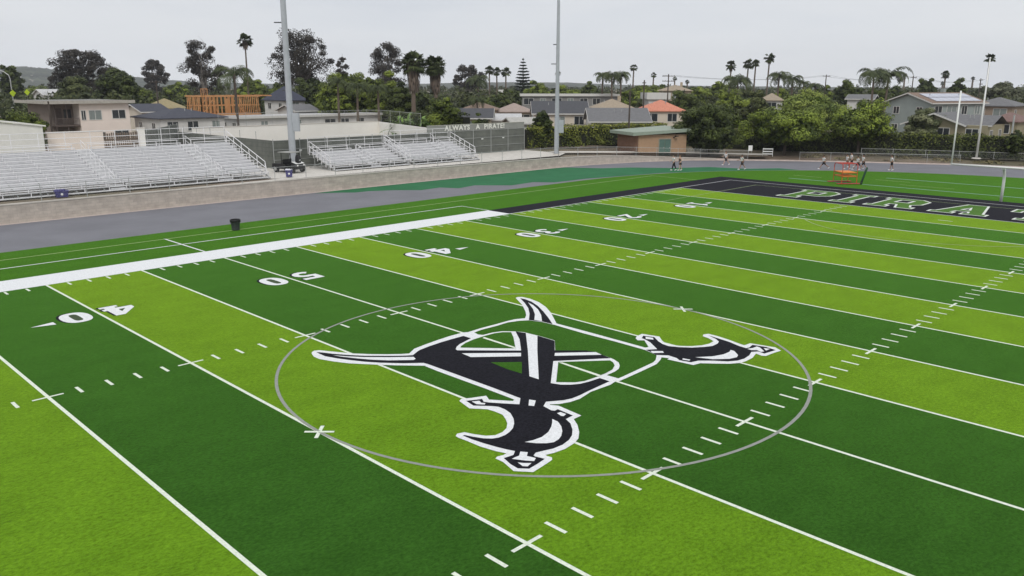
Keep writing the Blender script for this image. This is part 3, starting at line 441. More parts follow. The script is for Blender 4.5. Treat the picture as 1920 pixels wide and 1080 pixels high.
for ch, y0 in (('P', 39.75), ('I', 35.0), ('R', 32.1), ('A', 27.1), ('T', 22.3), ('E', 17.5), ('S', 13.2)):
    po, ho = LET[ch]; T = lambda q: (47.05+q[1], y0-q[0])
    lw_.poly([T(q) for q in po], ZL+.005); lg_.poly([T(q) for q in inset(po, .17)], ZL+.009)
    if ho: lw_.poly([T(q) for q in ho], ZL+.013); lk_.poly([T(q) for q in inset(ho, .2)], ZL+.017)
tag(lw_.build('end_zone_letter_rims', mat('letter_white', (.66, .70, .64), .8, .1, 9)), kind='structure'); tag(lg_.build('end_zone_letters', letter_turf), kind='structure'); tag(lk_.build('end_zone_letter_holes', turf_black), kind='structure')
# distant hills
b = MB(); rnd = random.Random(4)
def hill(prof, D0, D1, n=60):
    rows = 14; k = len(b.v); X = []
    for j in range(rows):
        s = j/(rows-1)
        for i in range(n):
            a = prof[0][0]+(prof[-1][0]-prof[0][0])*i/(n-1)
            h = np.interp(a, [q[0] for q in prof[::-1]], [q[1] for q in prof[::-1]]); D = D0+(D1-D0)*s
            hh = h*math.sin(math.pi*min(s/.8, 1)*.5)**1.2+rnd.uniform(-1, 1)*h*.075
            az = YAW+R(a); b.v.append((CAM.x+D*math.cos(az), CAM.y+D*math.sin(az), .9+max(hh, 0)))
    for j in range(rows-1):
        for i in range(n-1): b.f.append((k+j*n+i, k+j*n+i+1, k+(j+1)*n+i+1, k+(j+1)*n+i))
hill([(46,56),(36,48),(32.5,40),(30,44),(27,34),(24,23),(21,14),(15,8),(9,7),(4,12),(0,14),(-4,13),(-8,7),(-22,3),(-40,2)], 1500, 2300, 420)
hm = mat('hill_scrub', (.014, .026, .016), .95, .6, .02, 14, c2=(.065, .075, .05))
tag(b.build('hills', hm, smooth=True), kind='structure')
# ================================================================ STADIUM OBJECTS
alu = mat('aluminium', (.76, .75, .76), .5, .06, 2, metal=.1, stretch=(.3, 6, 6))
step_m = mat('step_tread', (.50, .50, .51), .6, .15, 3, metal=.1)
alu_dark = mat('aluminium_deck', (.66, .66, .67), .55, .12, 3, metal=.1)
galv = mat('galvanised', (.42, .43, .42), .5, .12, 6, metal=.35)
black_m = mat('black_plastic', (.012, .012, .013), .5, .2, 8)
dgrey = mat('dark_grey', (.06, .065, .07), .6, .15, 8)
white_p = mat('white_paint', (.78, .79, .77), .45, .05, 4)
blue_p = mat('blue_plastic', (.05, .045, .17), .5, .15, 5)
link = meshmat('chain_link', (.45, .46, .44), .06, .0021)
def bleacher(name, label, x0, x1, y0, rows, run, rise, z0, aisles, ends, aisle_w=1.2, front_stair=None):
    t = empty(name, (x0, y0, z0), 0, label, 'bleachers', 'aluminium spectator bleachers'); W_ = x1-x0
    segs = []; cur = 0
    for a in aisles: segs.append((cur, a-aisle_w/2)); cur = a+aisle_w/2
    segs.append((cur, W_))
    for i in range(rows):
        y = i*run; zf = .12+i*rise
        d = MB(); d.b2(0, W_, y-.30, y+run-.32, zf-.04, zf)
        if i > 2: d.b2(0, W_, y-.332, y-.304, zf-rise, zf-.042)
        d.build('foot_deck', alu_dark, t)
        s = MB()
        for a, c in segs:
            s.b2(a, c, y, y+.25, zf+.39, zf+.43)
            if i < 3: pass
            k = max(1, int((c-a)/1.8))
            for j in range(k+1): xx = min(max(a+(c-a)*j/k, a+.05), c-.05); s.b2(xx-.025, xx+.025, y+.1, y+.16, zf, zf+.388)
        s.build('seat_row', alu, t)
    # aisle steps and centre handrails
    for a in aisles:
        st = MB()
        for i in range(rows-1): st.b2(a-.55, a+.55, i*run+run-.34-.30, i*run+run-.345, .12+i*rise+.002, .12+i*rise+rise*.5)
        st.build('aisle_steps', step_m, t)
        for i in range(1, rows-1, 3):
            hr_ = MB()
            ya, yb = i*run, min((i+1.7), rows-1)*run; za, zb = .12+i*rise, .12+(i+1.7)*rise
            hr_.tube([(a, ya, za), (a, ya, za+.86), (a, yb, zb+.86), (a, yb, zb)], .022, 6); hr_.tube([(a, ya, za+.45), (a, yb, zb+.45)], .018, 6); hr_.build('aisle_rail', alu, t)
    # rear guard rail, end guard rails
    yb = (rows-1)*run+.42; zt = .12+(rows-1)*rise
    g = MB(); k = max(2, int(W_/2.0))
    for j in range(k+1): x = W_*j/k; g.tube([(x, yb, zt-.2), (x, yb, zt+1.45)], .026, 6)
    for h in (1.45, .98, .52): g.tube([(0, yb, zt+h), (W_, yb, zt+h)], .024, 6)
    g.build('rear_guard_rail', alu, t)
    pm = MB(); pm.add([(0, yb+.03, zt), (W_, yb+.03, zt), (W_, yb+.03, zt+1.45), (0, yb+.03, zt+1.45)], [(0,1,2,3)]); pm.build('guard_mesh', link, t)
    for e in ends:
        x = -.03 if e == 0 else W_+.03; g = MB(); m_ = 5
        for j in range(m_+1): y = (1.2+(rows-2.0)*j/m_)*run; z = .12+(1.2+(rows-2.0)*j/m_)*rise; g.beam((x, y, z-.35), (x, y, z+1.02), .05, .05)
        ya, za, yz, zz = 1.2*run, .12+1.2*rise+1.02, (rows-.8)*run, .12+(rows-.8)*rise+1.02
        for dz in (0, -.5): g.beam((x, ya-.02, za+dz), (x, yz, zz+dz), .05, .05)
        g.beam((x, ya, za), (x, ya-.25, za-1.0), .05, .05)
        g.build('end_guard_rail', alu, t)
    # understructure
    u_ = MB(); k = max(2, int(W_/1.9))
    for j in range(k+1):
        x = .08+(W_-.16)*j/k
        u_.beam((x, -.2, .04), (x, yb, zt-.1), .06, .08)
        for i in range(0, rows, 2): u_.beam((x, i*run, 0), (x, i*run, .06+i*rise), .06, .06)
        u_.beam((x, -.2, .03), (x, yb, .03), .06, .06); u_.beam((x, yb, .05), (x, max(0, yb-2.5), zt*.45), .04, .04)
    u_.build('frame', galv, t)
    return t
B1 = bleacher('bleacher', 'largest aluminium bleacher, thirteen rows with two aisles, at left', -16, 16, 72.3, 13, .64, .222, 1.38, (19.0, 27.9), (1,))
B2 = bleacher('bleacher', 'middle aluminium bleacher between the left light pole and the sign end bleacher', 23.6, 32.75, 73.6, 8, .60, .21, 1.34, (8.2/2+.9,), (0, 1), .9)
B3 = bleacher('bleacher', 'rightmost aluminium bleacher in front of the lettered fence', 33.1, 42.3, 73.2, 9, .60, .215, 1.32, (6.2,), (0, 1), .9)
# chain link fence on top of the retaining wall, round the bend to the right edge
def linkfence(name, label, pts, h, step, link_m, rails=(1.,), post_r=.028, group='chain link fences'):
    """pts: (x,y,z) along the foot of the fence"""
    c = pts[len(pts)//2]; t = empty(name, c, 0, label, 'fence', group)
    P = [Vector(p) for p in pts]; acc = [0]
    for i in range(1, len(P)): acc.append(acc[-1]+(P[i]-P[i-1]).length)
    def at(s):
        for i in range(1, len(P)):
            if s <= acc[i] or i == len(P)-1: return P[i-1].lerp(P[i], (s-acc[i-1])/(acc[i]-acc[i-1]))
    n = max(2, int(acc[-1]/step)); S_ = [at(acc[-1]*i/n) for i in range(n+1)]
    first = None
    for q in S_:
        if first is None:
            m = MB(); m.tube([(0, 0, 0), (0, 0, h)], post_r, 6); m.ball((0, 0, h+.01), post_r*1.25, 6, 4); o = m.build('post', galv, t); first = o
        else: o = first.copy(); col.objects.link(o); o.parent = t
        o.location = q-Vector(c)
    for k in rails:
        m = MB(); m.tube([(q.x, q.y, q.z+h*k-.03) for q in S_], .021, 6); m.build('rail', galv, t, world=True)
    m = MB()
    for i in range(n):
        a, e = S_[i], S_[i+1]; b0 = len(m.v); m.v += [(a.x, a.y, a.z+.05), (e.x, e.y, e.z+.05), (e.x, e.y, e.z+h-.05), (a.x, a.y, a.z+h-.05)]; m.f.append((b0, b0+1, b0+2, b0+3))
    m.build('wire_mesh', link_m, t, world=True)
    return t
wt = lambda i, d=.12: (*outward(i, d), WALL[i][2])
linkfence('chain_link_fence', 'long chain link fence on the retaining wall in front of the bleachers', [wt(i) for i in range(1, 8)], 1.18, 3.05, link)
linkfence('chain_link_fence', 'chain link fence round the bend in front of the brown shed', [wt(i) for i in range(7, 15)], 1.12, 2.9, link)
linkfence('chain_link_fence', 'chain link fence behind the running people, under the round trees', [(*outward(i, .5), WALL[i][2]) for i in range(15, 18)]+[(*outward(18, .9), .14)], 1.0, 3.2, link)
linkfence('chain_link_fence', 'low chain link fence along the foot of the right hedge', [(89.6, 49.6, .5), (92.2, 43.6, .5), (94.0, 37.9, .5), (96.2, 31.6, .5), (97, 24, .5)], .9, 3.4, link)
# outer fence: dark slatted panels, upper sign panels with lettering
slat = bpy.data.materials.new('slats'); slat.use_nodes = True
def slat_mat(name, c, pitch=.3):
    m = bpy.data.materials.new(name); m.use_nodes = True; t = m.node_tree; p = t.nodes['Principled BSDF']; p.inputs['Roughness'].default_value = .8
    g = N(t, 'ShaderNodeTexCoord').outputs['Object']; sx = N(t, 'ShaderNodeSeparateXYZ'); t.links.new(g, sx.inputs[0])
    w = N(t, 'ShaderNodeMath', operation='MULTIPLY'); w.inputs[1].default_value = 1/pitch; t.links.new(sx.outputs[2], w.inputs[0])
    fr = N(t, 'ShaderNodeMath', operation='FRACT'); t.links.new(w.outputs[0], fr.inputs[0])
    n = N(t, 'ShaderNodeTexNoise', Scale=.9, Detail=7., Roughness=.65); t.links.new(g, n.inputs['Vector'])
    x = mix(t, 1., c, ramp(t, [(.3, (.72, .74, .72)), (.7, (1.25, 1.25, 1.22))], n.outputs['Fac']), 'MULTIPLY')
    t.links.new(mix(t, 1., x, ramp(t, [(0, (.72, .72, .72)), (.12, (1, 1, 1)), (.9, (1, 1, 1)), (1, (.8, .8, .8))], fr.outputs[0]), 'MULTIPLY'), p.inputs['Base Color'])
    MATS[name] = m; return m
fence_m = slat_mat('privacy_slats', (.125, .132, .118), .42); sign_m = mat('sign_panel', (.25, .255, .235), .8, .08, 1.2)
pf = empty('privacy_fence', (20.5, 79.57, 1.3), 0, 'tall dark grey slatted fence turning a corner behind the bleachers', 'fence')
m = MB(); m.b2(20.5, 56.2, 79.54, 79.62, 1.3, 4.12); m.build('slat_panel', fence_m, pf, world=True)
m = MB(); m.b2(20.46, 20.54, 79.63, 112, 1.3, 4.12); m.build('slat_panel', fence_m, pf, world=True)
for i in range(13):
    m = MB(); m.tube([(0, 0, 0), (0, 0, 2.95)], .04, 8); o = m.build('post', galv, pf); o.location = (i*2.97, -.08, 0)
for i in range(1, 9):
    m = MB(); m.tube([(0, 0, 0), (0, 0, 3.6)], .03, 8); o = m.build('post', galv, pf); o.location = (.08, i*3.4, 0)
for h in (.9, 1.9, 2.8):
    m = MB(); m.tube([(0, -.09, h), (35.7, -.09, h)], .022, 6); m.build('rail', galv, pf)
for i in range(9):
    m = MB(); m.b2(-.16, .16, -.13, -.10, -.06, .06); o = m.build('reflector', white_p, pf); o.location = (3+i*3.6, 0, 1.75)
sg = empty('sign_board', (48.1, 79.5, 4.1), 0, 'grey board with white block letters ALWAYS A PIRATE! on the fence top', 'sign')
m = MB(); m.b2(40.1, 56.1, 79.50, 79.60, 4.135, 4.86); m.build('board', sign_m, sg, world=True)
m = MB()
m.b2(40.1, 56.1, 79.46, 79.64, 4.862, 4.90); m.build('top_rail', mat('pale_rail', (.5, .5, .42), .6), sg, world=True)
def lettering(txt, size, m, parent, loc, rot, name='lettering', bold=.03, sx=1.):
    cu = bpy.data.curves.new(name, 'FONT'); cu.body = txt; cu.size = size; cu.offset = bold; cu.extrude = .008; cu.align_x = 'CENTER'; cu.align_y = 'CENTER'; cu.resolution_u = 3; cu.space_character = 1.12
    o = bpy.data.objects.new(name, cu); col.objects.link(o); dg = bpy.context.evaluated_depsgraph_get(); dg.update()
    me = bpy.data.meshes.new_from_object(o.evaluated_get(dg)); bpy.data.objects.remove(o); bpy.data.curves.remove(cu)
    o = bpy.data.objects.new(name, me); col.objects.link(o); me.materials.clear(); me.materials.append(m); o.parent = parent; o.location = loc; o.rotation_euler = rot; o.scale = (sx, 1, 1)
    return o
for tx, xm in (('ALWAYS', 44.65), ('A', 47.95), ('PIRATE!', 50.75)): lettering(tx, .78, mat('sign_letters', (.70, .70, .64), .7, .05), sg, (xm-48.1, -.065, .40), (R(90), 0, 0), bold=.03, sx=1.2)
ww = empty('perimeter_wall', (34, 98, 1.2), 0, 'long white perimeter wall behind the dark slatted fence', 'wall')
whitew = mat('whitewash', (.84, .815, .765), .9, .05, .4)
m = MB()
m.b2(20.8, 46.7, 98, 98.25, 1.2, 4.62); m.build('wall_face', whitew, ww, world=True)
m = MB(); m.prism([(46.7, 98), (46.95, 98.2), (41.0, 80.3), (40.75, 80.3)], 1.2, 4.6); m.build('wall_face', whitew, ww, world=True)
m = MB(); m.b2(20.8, 46.7, 97.95, 98.3, 4.623, 4.70); m.build('coping', concrete_light, ww, world=True)
hf = [(24, 98.1, 4.7), (32, 98.1, 4.7), (40, 98.1, 4.7), (46.5, 98.1, 4.7), (42, 83, 4.68)]
linkfence('chain_link_fence', 'thin tall wire fence on top of the white perimeter wall', hf, 1.5, 3.3, link, post_r=.022)
# left: metal shed, cream wall, picket gates, pillar
shed = empty('storage_building', (-6, 86, 1.3), 0, 'pale grey metal storage building behind the left bleacher', 'building')
metal_w = mat('pale_metal', (.70, .69, .64), .6, .05, .8)
m = MB(); m.extr([(0, 0), (0, 4.6), (.2, 4.6), (.2, 0)], -14, 8.1); 
m = MB(); m.add([(-14, 0, 0), (8, 0, 0), (8, 0, 4.62), (0, 0, 5.6), (-14, 0, 3.9)], [(0,1,2,3,4)]); m.add([(8, 0, 0), (8, 9, 0), (8, 9, 4.62), (8, 0, 4.62)], [(0,1,2,3)]); m.build('wall', metal_w, shed)
m = MB(); m.add([(8.25, -.15, 4.58), (8.25, 9, 4.58), (0, 9, 5.72), (0, -.15, 5.72), (8.25, -.15, 4.70), (8.25, 9, 4.70), (0, 9, 5.84), (0, -.15, 5.84)], [(0,1,2,3), (7,6,5,4), (0,4,5,1), (0,3,7,4), (1,5,6,2)]); m.add([(0, -.15, 5.72), (0, 9, 5.72), (-14.2, 9, 4.0), (-14.2, -.15, 4.0), (0, -.15, 5.84), (0, 9, 5.84), (-14.2, 9, 4.12), (-14.2, -.15, 4.12)], [(0,1,2,3), (7,6,5,4), (0,3,7,4)]); m.build('roof', metal_w, shed)
cw = empty('boundary_wall', (5.2, 88, 1.3), 0, 'cream boundary wall behind the left bleacher, under the apartment block', 'wall')
m = MB(); m.b2(-2.3, 2.45, 0, .25, 0, 3.9); m.build('wall_face', mat('cream_render', (.76, .67, .59), .9, .05, .6), cw); m = MB(); m.b2(-2.35, 2.5, -.05, .3, 3.902, 3.98); m.build('coping', concrete_light, cw)
pg = empty('picket_fence', (9.2, 88.1, 1.3), 0, 'brown picket fence of upright boards beside the cream boundary wall', 'fence')
brown_w = mat('brown_wood', (.13, .095, .07), .85, .3, 2, stretch=(6, 6, .5))
m = MB(); rn = random.Random(2)
for i in range(17): x = -1.6+i*.2; m.b2(x, x+.13, 0, .04, 0, 3.7+rn.uniform(-.05, .05))
m.build('pickets', brown_w, pg); m = MB(); m.b2(-1.6, 1.7, .045, .11, .6, .72); m.b2(-1.6, 1.7, .045, .11, 3.0, 3.12); m.build('rails', brown_w, pg)
gp = empty('gate_pillar', (11.15, 88, 1.3), 0, 'pale square pillar at the end of the brown picket fence', 'pillar')
m = MB(); m.b2(-.28, .28, -.28, .28, 0, 4.0); m.build('shaft', whitew, gp); m = MB(); m.b2(-.34, .34, -.34, .34, 4.0, 4.1); m.build('cap', concrete_light, gp)
pf2 = empty('panel_fence', (16, 90.5, 1.3), 0, 'dark grey panel fence between the pale pillar and the slatted fence', 'fence')
m = MB(); m.prism([(11.6, 88.2), (20.3, 101), (20.2, 101.1), (11.5, 88.3)], 1.3, 5.0); m.build('panel', fence_m, pf2, world=True)
for q in ((.02, 0), (.35, 0), (.7, 0), (.98, 0)):
    m = MB(); m.tube([(0, 0, 0), (0, 0, 3.85)], .04, 8); o = m.build('post', galv, pf2); o.location = (11.65+8.7*q[0]-16, 88.1+12.8*q[0]-90.5, 0)
# light poles
pole_m = mat('pole_grey', (.42, .44, .47), .45, .08, 1.5, metal=.2)
def lightpole(label, x, y, z, rb, rt, H, steps, box):
    t = empty('light_pole', (x, y, z), 0, label, 'light pole', 'stadium light poles')
    m = MB(); m.tube([(0, 0, 0), (0, 0, 4.5)], [rb*1.12, rb*1.10], 14); m.build('base_section', pole_m, t, smooth=False)
    m = MB(); m.tube([(0, 0, 4.5), (0, 0, H)], [rb, rt], 14); m.build('shaft', pole_m, t)
    m = MB(); m.lathe((0, 0, 0), [(rb*1.7, 0), (rb*1.7, .12), (rb*1.1, .13)], 14); m.build('base_plate', concrete, t)
    for (h, s_, l) in steps:
        d = Vector((-.7, .7, 0))*s_; b0 = MB(); rr_ = rb+(rt-rb)*h/H
        b0.beam(d*rr_+Vector((0, 0, h)), d*(rr_+l*1.3)+Vector((0, 0, h)), .14, .10); b0.build('bracket', dgrey, t)
    m = MB(); m.b2(-.32, .32, -.2, .2, 0, box[1]); o = m.build('control_cabinet', pole_m, t); d = Vector((.7, -.7, 0)); o.location = d*(rb+.24)+Vector((0, 0, box[0])); o.rotation_euler = (0, 0, R(-45))
    m = MB(); m.b2(-.26, .26, -.225, -.202, .08, box[1]-.08); q = m.build('cabinet_door', pole_m, o)
    # lamp heads far above the frame
    m = MB(); m.beam((-2.2, 1.0, H-.3), (2.2, -1.0, H-.3), .15, .15); m.build('crossarm', pole_m, t)
    for i in range(4):
        m = MB(); m.lathe((0, 0, 0), [(.02, .3), (.22, .25), (.36, 0), (.34, -.02), (0.01, .05)], 12); o = m.build('lamp_head', dgrey, t); o.location = (-2.1+i*1.4, .95-i*.64, H-.55); o.rotation_euler = (R(35), 0, R(-60))
    return t
lightpole('tall grey left light pole behind the utility cart', 21.9, 78.3, 1.33, .30, .235, 27, ((13.9, 1, .55), (11.35, -1, .5), (9.0, 1, .35), (7.6, 1, .25)), (3.7, 1.75))
lightpole('tall grey right light pole beside the left hedge', 53.9, 71.9, 1.28, .255, .10, 27, ((10.6, 1, .45), (12.8, 1, .3)), (2.6, 1.5))
# utility cart parked at the left light pole
ct = empty('utility_cart', (20.0, 75.9, 1.37), R(-74), 'black utility cart with flat roof, parked at the left light pole', 'cart')
cart_b = mat('cart_paint', (.02, .02, .022), .35, .2, 5)
m = MB(); m.extr([(-.68, .32), (.68, .32), (.70, .80), (-.70, .80)], -1.45, .25); m.build('cargo_bed', cart_b, ct)
m = MB(); m.extr([(-.62, .28), (.62, .28), (.62, .42), (-.62, .42)], .255, .95); m.build('floor', dgrey, ct)
m = MB(); v = [(.95,-.66,.3),(1.55,-.60,.34),(1.55,-.60,.82),(.95,-.66,1.0),(.95,.66,.3),(1.55,.60,.34),(1.55,.60,.82),(.95,.66,1.0)]; m.add(v, [(0,1,2,3),(7,6,5,4),(0,4,5,1),(1,5,6,2),(2,6,7,3),(3,7,4,0)]); cowl = m.build('front_cowl', cart_b, ct, bevel=.04)
m = MB(); m.add([(.93,-.6,1.02),(1.5,-.55,.85),(1.5,.55,.85),(.93,.6,1.02),(.93,-.6,1.05),(1.5,-.55,.88),(1.5,.55,.88),(.93,.6,1.05)], [(3,2,1,0),(4,5,6,7),(0,1,5,4),(1,2,6,5),(2,3,7,6),(3,0,4,7)]); m.build('hood_panel', white_p, ct)
for s_ in (-1, 1):
    m = MB(); m.ball((1.56, s_*.42, .7), (.05, .13, .08), 10, 6); m.build('headlight', mat('lamp_glass', (.85, .85, .82), .15, .02), ct, smooth=True)
m = MB(); m.b2(-.12, .42, -.58, .58, .66, .80); m.build('seat', black_m, ct, bevel=.03)
m = MB(); m.b2(-.22, -.13, -.58, .58, .80, 1.22); m.build('seat_back', black_m, ct, bevel=.03)
for x, y in ((-.3, -.6), (-.3, .6), (.98, -.6), (.98, .6)):
    m = MB(); m.beam((x, y, .8), (x+(.0 if x < 0 else -.18), y, 1.86), .045, .045); m.build('roof_post', black_m, ct)
m = MB(); m.b2(-.62, 1.1, -.72, .72, 1.86, 1.92); m.build('roof', mat('cart_roof', (.30, .30, .28), .5, .1), ct, bevel=.02)
m = MB(); m.tube([(.75, -.3, .95), (.45, -.3, 1.12)], .02, 6); sw = m.build('steering_column', black_m, ct); m = MB(); m.tube([(.45+.08*math.sin(a)*.0, -.3+.17*math.cos(a), 1.12+.17*math.sin(a)) for a in [i*math.pi/6 for i in range(13)]], .014, 6); m.build('steering_wheel', black_m, sw)
for x in (-.95, 1.1):
    for y in (-.66, .66):
        w_ = empty('wheel', (x, y, .29), 0); w_.parent = ct
        m = MB(); m.tube([(0, -.12, 0), (0, -.10, 0), (0, .10, 0), (0, .12, 0)], [.22, .29, .29, .22], 18); m.build('tyre', black_m, w_)
        m = MB(); m.tube([(0, -.135, 0), (0, .135, 0)], .15, 14); m.build('rim', galv, w_)
bp_ = empty('equipment_bag', (20.63, 74.4, 2.18), R(-60), 'black equipment bag with white mark, standing on the nose of the utility cart', 'bag')
m = MB(); m.extr([(-.26, 0), (.26, 0), (.30, .3), (.24, .62), (.10, .78), (-.12, .78), (-.25, .6), (-.30, .3)], -.17, .17); m.build('bag_body', black_m, bp_, bevel=.04)
m = MB(); m.strip([(-.14, .26), (-.04, .34), (.06, .28), (.15, .36)], .05, 0); o = m.build('mark', white_p, bp_); o.rotation_euler = (R(90), 0, R(90)); o.location = (.185, 0, 0)
bp_.location = (20.36, 74.72, 2.24)
def tote(label, x, y, z, w, d, h, rz, lid):
    t = empty('storage_bin', (x, y, z), rz, label, 'bin', 'blue bins on the terrace edge')
    m = MB(); a, c = w/2, d/2; k = .86
    m.add([(-a*k,-c*k,.02),(a*k,-c*k,.02),(a*k,c*k,.02),(-a*k,c*k,.02),(-a,-c,h),(a,-c,h),(a,c,h),(-a,c,h)], [(0,3,2,1),(0,1,5,4),(1,2,6,5),(2,3,7,6),(3,0,4,7),(4,5,6,7)]); m.build('tub', blue_p, t, bevel=.02)
    m = MB(); m.b2(-a-.03, a+.03, -c-.03, -c+.02, h-.06, h); m.b2(-a-.03, a+.03, c-.02, c+.03, h-.06, h); m.b2(-a-.03, -a+.02, -c+.02, c-.02, h-.06, h); m.b2(a-.02, a+.03, -c+.02, c-.02, h-.06, h); m.build('rim', blue_p, t)
    m = MB(); rn = random.Random(7)
    for i in range(5): m.ball((rn.uniform(-a*.7, a*.7), rn.uniform(-c*.6, c*.6), h+.02), (a*.45, c*.45, .1), 8, 5)
    m.build('contents', lid, t, smooth=True)
    m = MB(); m.ball((0, -c*.95, h*.5), (.09, .03, .09), 10, 6); m.build('sticker', white_p, t)
    return t
tote('square blue bin with white cloth on top, by the utility cart', 17.75, 72.0, 1.37, .62, .55, .62, R(-30), mat('white_cloth', (.7, .7, .75), .9, .1))
tote('wide blue tub heaped with blue bags, at the largest bleacher', -1.35, 71.55, 1.37, .9, .6, .5, R(-10), blue_p)
# trash can on the turf edge
tcn = empty('trash_can', (4.75, 56.75, 0.012), 0, 'dark grey round trash can with black liner on the sideline turf', 'trash can')
m = MB(); m.lathe((0, 0, 0), [(.01, .0), (.24, 0), (.25, .03), (.31, .62), (.33, .63), (.33, .67), (.30, .68)], 20); m.build('barrel', dgrey, tcn, smooth=True)
m = MB(); m.lathe((0, 0, 0), [(.345, .56), (.35, .70), (.33, .73), (.29, .71), (.27, .45), (.01, .35)], 20); m.build('liner', black_m, tcn)
for s_ in (-1, 1):
    m = MB(); m.tube([(s_*.28, -.06, .5), (s_*.36, -.05, .52), (s_*.36, .05, .52), (s_*.28, .06, .5)], .018, 6); m.build('handle', dgrey, tcn)
# goal post
gpst = empty('goal_post', (56.95, 24.45, .016), 0, 'white gooseneck football goal post behind the end zone', 'goal post')
gpm = mat('goal_white', (.80, .80, .78), .4, .03)
pts = [(0, 0, 0), (0, 0, 1.6)]+[(-.95*(1-math.cos(R(a)))-.0, 0, 1.6+1.25*math.sin(R(a))) for a in range(15, 91, 15)]
pts = [(p[0]*.9, p[1], p[2]) for p in pts]
m = MB(); m.tube(pts, .12, 12); m.build('gooseneck', mat('goal_padding', (.74, .78, .72), .5, .05), gpst, smooth=True)
m = MB(); m.tube([(-.86, 4.0, 2.92), (-.86, -4.0, 2.92)], .085, 12); m.build('crossbar', gpm, gpst, smooth=True)
for s_ in (-1, 1):
    m = MB(); m.tube([(-.86, s_*3.95, 2.95), (-.86, s_*3.95, 9.05)], .065, 10); m.build('upright', gpm, gpst, smooth=True)
fp = empty('flagpole', (93.9, 36.9, .55), 0, 'slim tapering white flagpole on a concrete foot by the right hedge', 'flagpole')
m = MB(); m.tube([(0, 0, 0), (0, 0, 12.1)], [.145, .07], 12); m.build('shaft', gpm, fp, smooth=True)
m = MB(); m.lathe((0, 0, 0), [(.01, .0), (.55, 0), (.5, .12), (.2, .15)], 14); m.build('foot', concrete_light, fp)
m = MB(); m.ball((0, 0, 12.18), .11, 10, 6); m.build('finial', gpm, fp, smooth=True)
m = MB(); m.tube([(.16, 0, 1.2), (.09, 0, 12.0)], .008, 4); m.build('halyard', white_p, fp)
# training sled and dummy behind the end zone
red = mat('red_tube', (.42, .045, .03), .45, .15, 6); orange = mat('orange_pad', (.75, .24, .03), .6, .1, 5)
sl = empty('training_chute', (60.9, 39.45, .012), R(-42), 'red tube football training chute with two orange shelves', 'training chute')
for x in (-.75, .75):
    for y in (-.95, .95):
        m = MB(); m.tube([(x, y, .06), (x, y, 1.55)], .035, 8); m.build('upright', mat('orange_tube', (.55, .10, .02), .5, .15), sl)
for x in (-.75, .75):
    m = MB(); m.tube([(x, -.95, 1.5)]+[(x, -.95+.25*(1-math.cos(R(a))), 1.65+.3*math.sin(R(a))) for a in range(0, 91, 30)]+[(x, .7+.25*math.sin(R(a)), 1.65+.3*math.cos(R(a))) for a in range(0, 91, 30)]+[(x, .95, 1.5)], .045, 8); m.build('hoop', red, sl)
for y in (-.7, -.25, .25, .7):
    m = MB(); m.tube([(-.78, y, 1.95), (.78, y, 1.95)], .03, 6); m.build('top_bar', red, sl)
for z in (.72, 1.08):
    m = MB(); m.b2(-.7, .7, -.88, .88, z, z+.07); m.build('shelf', orange, sl, bevel=.02)
    m = MB(); m.tube([(-.75, -.95, z-.03), (.75, -.95, z-.03), (.75, .95, z-.03), (-.75, .95, z-.03), (-.75, -.95, z-.03)], .03, 6); m.build('shelf_frame', mat('dark_orange', (.30, .07, .02), .6), sl)
for y in (-1.05, 1.05):
    m = MB(); m.b2(-1.25, 1.1, y-.22, y+.22, .02, .08); m.build('skid', red, sl, bevel=.02)
dm = empty('tackle_dummy', (60.75, 37.75, .012), 0, 'slim dark green tackling dummy leaning beside the red training chute', 'training dummy')
m = MB(); m.tube([(0, 0, .0), (.02, -.01, .15), (.25, -.2, 1.2), (.36, -.29, 1.62), (.38, -.3, 1.68)], [.10, .10, .10, .10, .04], 12); m.build('pad', mat('dark_green_vinyl', (.008, .05, .022), .5, .2), dm, smooth=True)
m = MB(); m.tube([(.02, -.01, .2), (.05, -.03, .3)], .108, 12); m.build('strap', black_m, dm)
# brown equipment shed at the bend
hut = empty('equipment_shed', (66.75, 69.15, .45), R(-28), 'brown equipment shed with green double door and grey green roof', 'shed')
tanw = mat('tan_stucco', (.36, .235, .145), .9, .08, 2); brownw = mat('brown_stucco', (.205, .115, .075), .9, .1, 2); grn = mat('door_green', (.085, .15, .125), .5, .1, 3); roofg = mat('roof_sage', (.27, .32, .255), .6, .08, 2)
Wd, Dp, Hh = 6.9, 6.6, 2.75
m = MB(); m.b2(0, Wd, 0, .2, 0, Hh); m.b2(Wd-.2, Wd, .2, Dp, 0, Hh); m.b2(.2, Wd-.2, Dp-.2, Dp, 0, Hh); m.build('wall', tanw, hut)
m = MB(); m.b2(.0, .198, .2, Dp, 0, Hh); o = m.build('side_wall', brownw, hut); o['label'] = 'dark brown side wall with wide doors'
m = MB(); m.b2(-.03, -.002, 1.0, 5.9, .02, 2.4); m.build('roller_door', brownw, hut)
m = MB(); m.add([(-1.0,-.5,Hh-.05),(Wd+.35,-.5,Hh+.35),(Wd+.35,Dp+.4,Hh+.35),(-1.0,Dp+.4,Hh-.05),(-1.0,-.5,Hh+.38),(Wd+.35,-.5,Hh+.72),(Wd+.35,Dp+.4,Hh+.82),(-1.0,Dp+.4,Hh+.32)], [(0,3,2,1),(4,5,6,7),(0,1,5,4),(1,2,6,5),(2,3,7,6),(3,0,4,7)]); m.build('roof', roofg, hut)
for x in (2.95, 3.78):
    m = MB(); m.b2(x, x+.79, -.05, -.003, .02, 2.15); o = m.build('door', grn, hut); q = MB(); q.b2(x+.62, x+.72, -.09, -.052, 1.0, 1.12); q.build('handle', galv, o)
